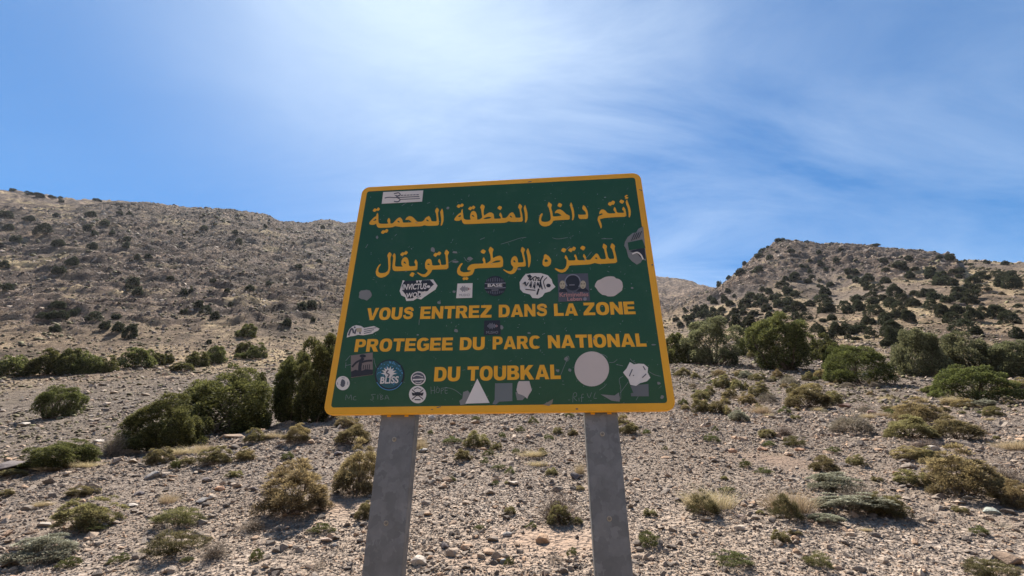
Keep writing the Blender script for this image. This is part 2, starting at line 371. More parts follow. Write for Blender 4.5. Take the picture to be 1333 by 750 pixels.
# bare brown earth: a worn strip right of the posts, a patch by the orange stone, pale scree chutes on the hill
def spot(px, py, w, hh):
    d = pyray(px, py); a0 = math.atan2(d[0], d[1]); T = d[2] / math.hypot(d[0], d[1]); col = np.argmin(abs(az_v - a0))
    ix = np.argmax(Q[:, col] > T) if (Q[:, col] > T).any() else 0
    return a0, lr_v[ix], w / F, hh
DIRT = np.zeros_like(Q)
for px, py, w, hh, s in ((720, 705, 75, .07, 1), (650, 730, 60, .05, .7), (1010, 600, 42, .05, .9), (430, 660, 50, .06, .7), (830, 545, 50, .06, .6), (1000, 415, 16, .03, 0),
                         (1070, 365, 40, .10, .9), (1120, 385, 50, .12, .8), (905, 430, 45, .25, .8), (930, 395, 30, .15, .7), (965, 385, 40, .06, .9), (1250, 345, 90, .05, .8), (40, 520, 150, .25, .55), (180, 500, 200, .12, .5), (340, 500, 80, .14, .5)):
    a0, l0, ww, h2 = spot(px, py, w, hh)
    DIRT = np.maximum(DIRT, s * np.exp(-((AZ - a0) / ww) ** 2 - ((LR - l0) / h2) ** 2))
DIRT = np.clip(DIRT * (1.25 + .9 * fbm(X / (RR * .05), Y / (RR * .05), 3)), 0, 1)

Zc = Z
def height(az, lr): return bil(Zc, az_v, lr_v, az, lr)
def hit(px, py):
    """where the line of sight through a photo pixel meets the ground: (az, ln r)"""
    d = pyray(px, py); a0 = math.atan2(d[0], d[1]); T = d[2] / math.hypot(d[0], d[1])
    fx = np.interp(a0, az_v, np.arange(len(az_v))); i = int(min(fx, len(az_v) - 2)); t = fx - i
    q = (Zc[:, i] * (1 - t) + Zc[:, i + 1] * t - EYE) / np.exp(lr_v)
    m = (q > T) & (lr_v > math.log(2.0))
    if not m.any(): return a0, lr_v[int(np.argmax(np.where(lr_v > 4.5, q, -9)))]
    j = int(np.argmax(m))
    if j == 0: return a0, lr_v[0]
    f = (T - q[j - 1]) / (q[j] - q[j - 1] + 1e-12)
    return a0, lr_v[j - 1] + np.clip(f, 0, 1) * (lr_v[j] - lr_v[j - 1])
def ground_pt(az, lr):
    r = math.exp(lr); return Vector((r * math.sin(az), r * math.cos(az), float(height(np.array([az]), np.array([lr]))[0])))
def px_size(p, npx):
    """metres that npx photo pixels span at world point p"""
    depth = p.y * CP + (p.z - EYE) * SP; return npx / F * depth

verts = np.stack([X, Y, Z], -1).reshape(-1, 3)
nr, nc = Q.shape
idx = np.arange(nr * nc).reshape(nr, nc)
quads = np.stack([idx[:-1, :-1], idx[:-1, 1:], idx[1:, 1:], idx[1:, :-1]], -1)
ci, cj = np.meshgrid(az_v[:-1], lr_v[:-1])
# which landform each quad belongs to
zone = np.zeros(ci.shape, int)
zone[(cj >= math.log(52)) & (ci < -.14)] = 1
zone[(cj >= math.log(52)) & (ci >= -.14) & (ci < .40)] = 2
rr_edge = .40
zone[(cj >= math.log(36)) & (ci >= rr_edge)] = 3
for zi, nm in enumerate(('stony_ground', 'left_mountain', 'valley_ridge', 'right_hill')):
    q = quads[zone == zi]
    u, inv = np.unique(q.ravel(), return_inverse=True)
    me = np_mesh(nm, verts[u], inv.reshape(-1, 4), GROUND, {'far': FAR.ravel()[u], 'rock': ROCKM.ravel()[u], 'dirt': DIRT.ravel()[u]}, smooth=True)
    tag(obj(nm, me), kind='structure')
# the country around and behind the camera: one coarse sheet
az_b = np.concatenate([np.linspace(R(64), R(296), 70)])
lr_b = np.concatenate([[math.log(.02)], np.linspace(math.log(.8), math.log(900), 60)])
AB, LB = np.meshgrid(az_b, lr_b); RB = np.exp(LB)
w0 = np.clip((AB - R(64)) / R(40), 0, 1); w1 = np.clip((R(296) - AB) / R(40), 0, 1)
sA = bil(Zc, az_v, lr_v, np.full_like(AB, R(64)), np.minimum(LB, lr_v[-1])); sB = bil(Zc, az_v, lr_v, np.full_like(AB, R(-64)), np.minimum(LB, lr_v[-1]))
gen = RB * .27 * np.cos(AB) * np.exp(-RB / 150) + np.clip(RB - 150, 0, None) * .22 + fbm(RB * np.sin(AB) / 90, RB * np.cos(AB) / 90, 4) * 12 * np.clip(RB / 200, 0, 1)
ZB = np.where(AB < math.pi, sA * (1 - w0) + gen * w0, sB * (1 - w1) + gen * w1)
ZB[0] = 0
vb = np.stack([RB * np.sin(AB), RB * np.cos(AB), ZB], -1).reshape(-1, 3)
ib = np.arange(ZB.size).reshape(ZB.shape); qb = np.stack([ib[:-1, :-1], ib[:-1, 1:], ib[1:, 1:], ib[1:, :-1]], -1).reshape(-1, 4)
tag(obj('ground', np_mesh('ground', vb, qb, GROUND, {'far': np.interp(LB, [1.6, 4.5], [0, 1]).ravel(), 'rock': np.full(ZB.size, .3), 'dirt': np.zeros(ZB.size)}, smooth=True)), kind='structure')
# the little wedge right under the camera and between it and the near edge of the slope
a_ = np.linspace(R(-64), R(64), 40); v = [(0, 0, 0)] + [(.8 * math.sin(a), .8 * math.cos(a), float(height(np.array([a]), np.array([math.log(.8)]))[0])) for a in a_]
tag(obj('trodden_ground', np_mesh('trodden_ground', v, [(0, i + 2, i + 1) for i in range(39)], GROUND, {'far': np.zeros(len(v)), 'rock': np.zeros(len(v)), 'dirt': np.zeros(len(v))}, smooth=True)), kind='structure')
# ---------------------------------------------------------------- vegetation meshes
def unit(v): return v / (np.linalg.norm(v, axis=-1, keepdims=True) + 1e-9)
def blades(g, P, D, L, Wd, flat=.0):
    """one slender diamond-shaped leaf per row: base, two sides, tip"""
    n = len(P); r = g.normal(size=(n, 3)); side = unit(np.cross(D, r)); L = np.broadcast_to(L, (n,))[:, None]; Wd = np.broadcast_to(Wd, (n,))[:, None]
    mid = P + D * L * .55
    V = np.stack([P, mid + side * Wd, P + D * L, mid - side * Wd], 1).reshape(-1, 3)
    Fq = np.arange(4 * n).reshape(n, 4)
    return V, Fq
def rand_dirs(g, n): return unit(g.normal(size=(n, 3)))

def tube(path, rad, seg=6):
    """tapered tube along a path -> verts, quads"""
    path = np.array(path, float); T = unit(np.gradient(path, axis=0)); up = np.array([.3, .2, 1.]); V = []
    for p, t, r in zip(path, T, rad):
        a = np.cross(t, up if abs(t[2]) < .9 else np.array([1., 0, 0])); a /= np.linalg.norm(a); b = np.cross(t, a)
        for k in range(seg):
            th = 2 * math.pi * k / seg; V.append(p + r * (math.cos(th) * a + math.sin(th) * b))
    Fq = [[i * seg + k, i * seg + (k + 1) % seg, (i + 1) * seg + (k + 1) % seg, (i + 1) * seg + k] for i in range(len(path) - 1) for k in range(seg)]
    return np.array(V), np.array(Fq)
def join(parts):
    V, Fc, o = [], [], 0
    for v, f in parts: V.append(v); Fc.append(np.asarray(f) + o); o += len(v)
    return np.concatenate(V), np.concatenate(Fc)
def stems(g, n, targets, r0, bend=.25, base_r=.06):
    ps = []
    for i in range(n):
        tgt = targets[i % len(targets)]; b = np.array([g.normal() * base_r, g.normal() * base_r, -.05]); m = (b + tgt) / 2 + g.normal(size=3) * bend * .25
        m[2] = max(m[2], .03); ts = np.linspace(0, 1, 6)[:, None]
        path = (1 - ts) ** 2 * b + 2 * ts * (1 - ts) * m + ts ** 2 * tgt
        ps.append(tube(path, r0 * np.linspace(1, .3, 6), 5))
    return join(ps)

def juniper(name, seed, kind, n_clump, per, leaf, mat, trunk=True):
    """crown of many leaf sprays on irregular clumps; unit size: about 1 wide, 1 tall, base at z 0"""
    g = np.random.default_rng(seed)
    cen, rad = [], []
    lobes = [(g.uniform(-.18, .18), g.uniform(-.15, .15), g.uniform(.32, .42)) for _ in range(3)]
    ph = g.uniform(0, 6.28, 6)
    while len(cen) < n_clump:
        d = rand_dirs(g, 1)[0]; a = math.atan2(d[1], d[0])
        if kind == 'round':
            if d[2] < -.1: continue
            rr = g.uniform(.55, 1) ** .4 * (1 + .05 * math.sin(3 * a + ph[0]) + .04 * math.sin(5 * a + 3 * d[2]))
            cen.append(np.array([d[0] * .42 * rr, d[1] * .42 * rr, .08 + d[2] * .80 * rr])); rad.append(g.uniform(.06, .10)); continue
        bump = 1 + .13 * math.sin(2 * a + ph[0]) + .10 * math.sin(3 * a + ph[1] + 2 * d[2]) + .08 * math.sin(5 * a + ph[2] - 3 * d[2])
        rr = g.uniform(.45, 1) ** .5 * bump
        if kind == 'dome':
            if d[2] < -.25: continue
            p = np.array([d[0] * .40 * rr, d[1] * .40 * rr, .10 + max(d[2], -.1) * .76 * rr])
        elif kind == 'tree':
            if d[2] < -.8: continue
            p = np.array([d[0] * .41 * rr, d[1] * .41 * rr, .46 + d[2] * (.42 if d[2] > 0 else .50) * rr])
        elif kind == 'loose':
            p = np.array([d[0] * .36 * rr, d[1] * .36 * rr, .50 + d[2] * .42 * rr]); p[:2] *= 1.1 - .2 * p[2]
        else:
            if d[2] < -.3: continue
            p = np.array([d[0] * .40 * rr, d[1] * .40 * rr, .16 + d[2] * .66 * rr])
        cen.append(p); rad.append(g.uniform(.065, .125) * (1.1 if kind == 'far' else 1))
    cen = np.array(cen); rad = np.array(rad); mid = np.array([0, 0, .42])
    Ps, Ds, Ts = [], [], []
    for c, r in zip(cen, rad):
        out = unit(c - mid); m = int(per * (r / .11) ** 2)
        d = unit(rand_dirs(g, m) + out * .55 + np.array([0, 0, .25])); q = g.uniform(.35, 1, m)[:, None] ** .6
        P = c + d * r * q * np.array([.9, .9, 1.25]); Ps.append(P); Ds.append(unit(d + g.normal(size=(m, 3)) * .45 + np.array([0, 0, .35]))); Ts.append(q[:, 0])
    P = np.concatenate(Ps); D = np.concatenate(Ds); T = np.concatenate(Ts)
    keep = P[:, 2] > .0; P, D, T = P[keep], D[keep], T[keep]
    V, Fq = blades(g, P, D, leaf * g.uniform(.7, 1.3, len(P)), leaf * .24)
    T = T ** 2 * np.clip(.35 + .9 * np.clip((D[:, 2] + .4), 0, 1), 0, 1)  # top light put into the colour: outer, upward sprays lighter, inner ones darker
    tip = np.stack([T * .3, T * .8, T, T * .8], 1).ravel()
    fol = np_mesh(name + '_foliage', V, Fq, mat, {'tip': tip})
    tm = None
    if trunk:
        ts = cen[g.choice(len(cen), 14, replace=False)]
        v, f = stems(g, 14, ts, .014 if kind != 'tree' else .019, .5, .04 if kind != 'tree' else .06); tm = np_mesh(name + '_limbs', v, f, BARK, smooth=True)
    return fol, tm

def cushion(name, seed, n, mat, bl, bw, up=.35, lumps=5, fill=.55, base_z=0.0, spread=.25, n_stem=10, droop=0):
    """low rounded shrub of many fine shoots; unit size: 1 wide, 1 tall"""
    g = np.random.default_rng(seed); ph = g.uniform(0, 6.28, 8)
    d = rand_dirs(g, n); d[:, 2] = np.abs(d[:, 2])
    a = np.arctan2(d[:, 1], d[:, 0]); e = d[:, 2]
    bump = 1 + .10 * np.sin(2 * a + ph[0]) + .09 * np.sin(lumps * a + ph[1] + 3 * e) + .07 * np.sin((lumps + 3) * a - 5 * e + ph[2]) + .06 * np.sin(11 * a + 7 * e + ph[3]) + .05 * np.sin(17 * e - 6 * a + ph[4])
    q = g.uniform(fill ** 3, 1, n) ** (1 / 3)
    P = d * np.array([.44, .44, .86]) * (bump * q)[:, None]; P[:, 2] += base_z
    D = unit(d * np.array([1, 1, 1]) + np.array([0, 0, up]) + g.normal(size=(n, 3)) * spread)
    V, Fq = blades(g, P, D, bl * g.uniform(.6, 1.4, n), bw)
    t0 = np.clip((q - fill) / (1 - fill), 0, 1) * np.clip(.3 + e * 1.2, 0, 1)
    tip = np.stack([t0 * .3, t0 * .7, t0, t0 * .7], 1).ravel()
    fol = np_mesh(name + '_foliage', V, Fq, mat, {'tip': tip})
    tgt = d[g.choice(n, max(n_stem, 1))] * np.array([.38, .38, .6])
    v, f = stems(g, max(n_stem, 1), tgt, .012, .3, .03); tm = np_mesh(name + '_stems', v, f, BARK, smooth=True)
    return fol, tm
def tuft(name, seed, n, mat, bw=.012, lean=.55, dense=.22):
    """grass tuft: arched blades springing from a common foot; unit size"""
    g = np.random.default_rng(seed); a = g.uniform(0, 6.28, n); rr = dense * np.sqrt(g.uniform(0, 1, n)); P = np.c_[rr * np.cos(a), rr * np.sin(a), np.full(n, -.03)]
    D = unit(np.c_[np.cos(a) * lean * (rr / dense) + g.normal(size=n) * .22, np.sin(a) * lean * (rr / dense) + g.normal(size=n) * .22, np.full(n, 1.)])
    L = g.uniform(.5, 1.25, n) * (1.15 - .45 * rr / dense); out = np.c_[np.cos(a), np.sin(a), np.zeros(n)]
    m1 = P + D * (L * .5)[:, None]; D2 = unit(D + out * .45 + g.normal(size=(n, 3)) * .12); tp = m1 + D2 * (L * .5)[:, None]
    side = unit(np.cross(D, g.normal(size=(n, 3)))) * bw
    V = np.stack([P - side, P + side, m1 + side * .8, m1 - side * .8, tp], 1).reshape(-1, 3)
    b = np.arange(n)[:, None] * 5; Fq = np.concatenate([b + [0, 1, 2], b + [0, 2, 3], b + [3, 2, 4]], 0)
    return np_mesh(name + '_blades', V, Fq, mat, {'tip': np.tile([0, 0, .6, .6, 1.], n)}), None
def twigs(name, seed, n, mat):
    """bare dead shrub: forking thin twigs"""
    g = np.random.default_rng(seed); parts = []
    for i in range(n):
        d = rand_dirs(g, 1)[0]; d[2] = abs(d[2]) * .9 + .15; d = unit(d); end = d * np.array([.46, .46, .85]) * g.uniform(.6, 1.05)
        b = np.array([g.normal() * .05, g.normal() * .05, 0]); m = (b + end) / 2 + g.normal(size=3) * .06; ts = np.linspace(0, 1, 4)[:, None]
        path = (1 - ts) ** 2 * b + 2 * ts * (1 - ts) * m + ts ** 2 * end; parts.append(tube(path, .010 * np.linspace(1, .25, 4), 3))
    v, f = join(parts); tm = np_mesh(name + '_twigs', v, f, mat, {'tip': np.clip(v[:, 2], 0, 1)})
    k = 2600; d = rand_dirs(g, k); d[:, 2] = np.abs(d[:, 2]); q = g.uniform(.35, 1.05, k)
    V, Fq = blades(g, d * np.array([.42, .42, .78]) * q[:, None], unit(d + g.normal(size=(k, 3)) * .6), g.uniform(.04, .1, k), .0035)
    return np_mesh(name + '_twiglets', V, Fq, mat, {'tip': np.repeat(np.clip(q * .9, 0, 1), 4)}), tm

def lumpy(name, seed, n_l, per, mat, bl, bw, up=.3):
    '''shrub of many small shoot clusters with gaps between them; unit size'''
    g = np.random.default_rng(seed); ph = g.uniform(0, 6.28, 6); Ps, Ds, Ts, cs_ = [], [], [], []
    for i in range(n_l):
        d = rand_dirs(g, 1)[0]; d[2] = abs(d[2]) * g.uniform(.55, 1.3); d = unit(d); a = math.atan2(d[1], d[0])
        rr = g.uniform(.35, 1) ** .4 * (1 + .16 * math.sin(2 * a + ph[0]) + .12 * math.sin(3 * a + ph[1]) + .1 * math.sin(5 * a + ph[2]))
        c = d * np.array([.40, .40, .74]) * rr + np.array([0, 0, .06]); r = g.uniform(.055, .115); cs_.append(c); m = int(per * (r / .085) ** 2)
        dd = unit(rand_dirs(g, m) + d * .6 + np.array([0, 0, .45])); q = g.uniform(.1, 1, m)[:, None] ** .5
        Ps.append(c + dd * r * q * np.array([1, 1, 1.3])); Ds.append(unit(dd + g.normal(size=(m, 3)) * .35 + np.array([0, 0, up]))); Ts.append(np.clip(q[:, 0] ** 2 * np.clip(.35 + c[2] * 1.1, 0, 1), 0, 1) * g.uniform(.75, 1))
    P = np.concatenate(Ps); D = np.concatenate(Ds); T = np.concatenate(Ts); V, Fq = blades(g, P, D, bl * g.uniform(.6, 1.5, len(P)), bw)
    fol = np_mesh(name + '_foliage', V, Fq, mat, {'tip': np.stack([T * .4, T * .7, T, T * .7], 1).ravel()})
    v, f = stems(g, 24, np.array(cs_), .011, .3, .04); return fol, np_mesh(name + '_stems', v, f, BARK, smooth=True)
def tufts(name, seed, k, n, mat, bw, lean, dense):
    '''several tufts grown into one ragged clump'''
    g = np.random.default_rng(seed); ms = []
    for i in range(k):
        me, _ = tuft(name, seed * 10 + i, n // k, mat, bw, lean, dense); co = np.zeros(len(me.vertices) * 3, np.float32); me.vertices.foreach_get('co', co); co = co.reshape(-1, 3)
        s = g.uniform(.55, 1.05); a = g.uniform(0, 6.28); r_ = g.uniform(0, .30); co = co * [s, s, s * g.uniform(.8, 1.2)] + [r_ * math.cos(a), r_ * math.sin(a), 0]
        fc = np.zeros(len(me.polygons) * 3, np.int32); me.polygons.foreach_get('vertices', fc); ms.append((co, fc.reshape(-1, 3))); nv = len(co)
        bpy.data.meshes.remove(me)
    v, f = join(ms); return np_mesh(name + '_blades', v, f, mat, {'tip': np.tile([0, 0, .6, .6, 1.], len(v) // 5)}), None

VM = {}
def variants(key, lst): VM[key] = lst
variants('J_dome', [juniper('juniper', 11, 'dome', 150, 420, .026, LM['juniper']), juniper('juniper', 12, 'dome', 150, 420, .026, LM['juniper'])])
variants('J_bright', [juniper('juniper', 13, 'round', 170, 330, .025, LM['juniper_bright']), juniper('juniper', 14, 'round', 170, 330, .025, LM['juniper_bright'])])
variants('J_tree', [juniper('juniper', 15, 'tree', 120, 330, .030, LM['juniper']), juniper('juniper', 16, 'tree', 110, 300, .030, LM['juniper_grey'])])
variants('J_loose', [juniper('juniper', 17, 'loose', 110, 420, .028, LM['juniper']), juniper('juniper', 18, 'loose', 120, 420, .028, LM['juniper'])])
variants('J_grey', [juniper('juniper', 19, 'far', 120, 280, .032, LM['juniper_grey']), juniper('juniper', 20, 'far', 120, 280, .032, LM['juniper_grey'])])
variants('J_mid', [juniper('juniper', 30 + i, 'far', 80, 110, .06, LM['juniper'], trunk=False) for i in range(4)])
variants('J_far', [juniper('juniper', 40 + i, 'far', 70, 36, .12, LM['far'], trunk=False) for i in range(6)])
variants('J_hill', [juniper('juniper', 36 + i, 'round' if i % 2 else 'far', 80, 130, .06, LM['far'], trunk=False) for i in range(4)])
variants('tan', [lumpy('shrub', 50 + i, 110, 190, LM['tan'], .040, .0050) for i in range(3)])
variants('olive', [lumpy('shrub', 60 + i, 95, 140, LM['olive'], .048, .0065) for i in range(4)])
variants('silver', [lumpy('shrub', 70 + i, 90, 130, LM['silver'], .045, .008) for i in range(2)])
variants('grey', [cushion('shrub', 75, 6000, LM['grey'], .07, .007, .2, 3, .7, n_stem=6)])
variants('grass', [lumpy('grass', 80 + i, 60, 75, LM['grass'], .12, .0045, 1.1) for i in range(3)])
variants('green', [lumpy('grass', 84 + i, 40, 45, LM['green'], .13, .010, 1.0) for i in range(3)])
variants('dry', [tufts('grass', 88 + i, 5, 1100, LM['dry'], .0045, .5, .33) for i in range(2)])
variants('dead', [twigs('shrub', 92 + i, 150, LM['dead']) for i in range(2)])
NAME = {'tan': 'spiny_shrub', 'olive': 'olive_shrub', 'silver': 'silvery_shrub', 'grey': 'cushion_plant', 'grass': 'grass_clump', 'green': 'green_tuft', 'dry': 'dry_grass_tuft', 'dead': 'dead_shrub'}
CATS = {'tan': 'shrub', 'olive': 'shrub', 'silver': 'shrub', 'grey': 'shrub', 'grass': 'grass clump', 'green': 'plant', 'dry': 'grass tuft', 'dead': 'dead shrub'}
GRP = {'tan': 'ochre-tipped shrubs on the gravel slope', 'olive': 'olive shrubs on the gravel slope', 'silver': 'silvery low shrubs', 'grey': 'grey cushion plants', 'grass': 'grass clumps on the gravel', 'green': 'small green tufts on the gravel', 'dry': 'dry straw-coloured tufts', 'dead': 'dead twiggy shrubs'}
CNT = {}
def plant(kind, px, py, w, h, label, name=None, cat=None, group=None, tilt=0, sink=.06, parts=None):
    key = kind
    a, lr = hit(px, py); p = ground_pt(a, lr); wm = px_size(p, w); hm = px_size(p, h)
    far_ = key in ('J_far', 'J_mid', 'J_hill') and parts is False
    back = min((.12 if far_ else .26) * wm, .8 * math.exp(lr)); lr2 = math.log(math.exp(lr) + back)
    p2 = ground_pt(a, lr2); wm = px_size(p2, w)
    # its top must reach the row py-h as seen from the camera
    d = pyray(px, py - h); T = d[2] / math.hypot(d[0], d[1]); top = EYE + T * math.exp(lr2); hm = top - p2.z
    hm = max(hm, .55 * px_size(p2, h)) * 1.1
    if far_: hm = px_size(p2, h) * 1.12
    fol, st = VM[key][CNT.setdefault(key, 0) % len(VM[key])]; CNT[key] += 1
    rz = random.uniform(0, 6.28)
    nm = name or NAME[kind]
    if st is not None and (parts if parts is not None else w >= 26):
        root = empty(nm, (p2.x, p2.y, p2.z - sink * hm), 0)
        root.rotation_euler = (0, tilt, rz) if not tilt else (0, tilt, 0)
        root.scale = (wm, wm, hm * (1 + sink))
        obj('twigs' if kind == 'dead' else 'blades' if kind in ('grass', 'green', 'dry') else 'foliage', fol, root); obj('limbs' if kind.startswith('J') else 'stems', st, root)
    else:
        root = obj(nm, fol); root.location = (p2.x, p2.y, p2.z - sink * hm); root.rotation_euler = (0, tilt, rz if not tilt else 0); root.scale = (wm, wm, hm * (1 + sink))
    tag(root, label, cat or CATS[kind], group or GRP.get(kind))
    return root

J = lambda k, px, py, w, h, lab, tilt=0: plant(k, px, py, w, h, lab, 'juniper_tree', 'tree', 'junipers around the sign', tilt, .05, True)
J('J_dome', 210, 584, 104, 66, 'rounded dark juniper at the lower left foot of the largest juniper by the gully')
J('J_dome', 284, 568, 142, 90, 'largest dark green juniper left of the sign, broad dome at the gully edge')
J('J_loose', 374, 551, 68, 88, 'narrow upright juniper with open crown, left of the tall one behind the sign')
J('J_loose', 412, 553, 84, 104, 'tall dark juniper partly hidden by the lower left corner of the sign')
J('J_dome', 336, 508, 20, 22, 'small dark juniper peeping out behind the right end of the largest left juniper')
J('J_tree', 65, 546, 50, 42, 'lone juniper leaning right on bare scree at the far left, throwing a shadow', R(14))
J('J_dome', 74, 613, 88, 40, 'prostrate dark juniper creeping along the rocky edge at lower left')
J('J_tree', 930, 476, 82, 56, 'umbrella-crowned juniper with visible trunks, nearest the right edge of the sign')
J('J_tree', 1022, 483, 92, 68, 'tallest juniper right of the sign, open brownish crown over several bare trunks')
J('J_bright', 1097, 487, 42, 38, 'pale green juniper tucked behind the left side of the bright green dome')
J('J_bright', 1119, 501, 84, 52, 'bright green rounded juniper dome in the middle of the right-hand group')
J('J_bright', 1268, 523, 96, 46, 'low wide dark green juniper mound in front, towards the right edge')
J('J_grey', 1207, 490, 66, 66, 'grey-green rounded juniper left of the pair behind the low wide mound')
J('J_grey', 1262, 488, 72, 60, 'grey-green juniper right of the pair behind the low wide mound')
J('J_grey', 1322, 492, 58, 50, 'grey-green juniper cut off by the right edge of the picture')
J('J_mid', 885, 474, 38, 38, 'dark juniper touching the right edge of the sign, behind the umbrella-crowned one')
J('J_mid', 974, 464, 26, 26, 'small dark juniper in the gap between the umbrella-crowned and the tallest juniper')
J('J_mid', 1076, 470, 34, 34, 'dark juniper behind the right shoulder of the tallest juniper')
J('J_mid', 1168, 480, 26, 9, 'flat dark juniper mat between the bright dome and the grey-green pair')
J('J_mid', 1212, 512, 24, 9, 'low green sprig juniper at the left foot of the wide mound')
for px, py, w, h, lab in ((15, 491, 48, 26, 'at the left edge of the picture, first of the row'), (38, 487, 18, 16, 'smallest, second in the row from the left'), (62, 488, 46, 29, 'broadest in the left half of the row'), (83, 488, 36, 31, 'tallest crown of the row'),
                          (104, 487, 40, 27, 'fifth in the row, right of the tallest crown'), (133, 485, 30, 21, 'closing the unbroken left part of the row'), (178, 480, 38, 25, 'standing alone after the gap in the row'), (203, 476, 19, 15, 'small, hugging the lone one after the gap'), (217, 474, 13, 13, 'tiny, in front of dark rock'),
                          (237, 483, 28, 11, 'low and flat, left foot of the grey-topped pair'), (256, 478, 29, 19, 'grey-topped, left of the pair with a shadow below'), (279, 474, 28, 21, 'dark green, right of the pair with a shadow below'), (315, 460, 18, 15, 'rounded, upper left of the last cluster'), (332, 467, 26, 19, 'last and darkest, nearest the sign'), (312, 467, 17, 7, 'flat mat under the last cluster'), (320, 440, 24, 17, 'solitary, on the slope above the last cluster')):
    plant('J_mid', px, py, w, h, 'juniper under the left mountain: ' + lab, 'juniper_bush', 'bush', 'juniper row at the foot of the left mountain', sink=.05, parts=False)

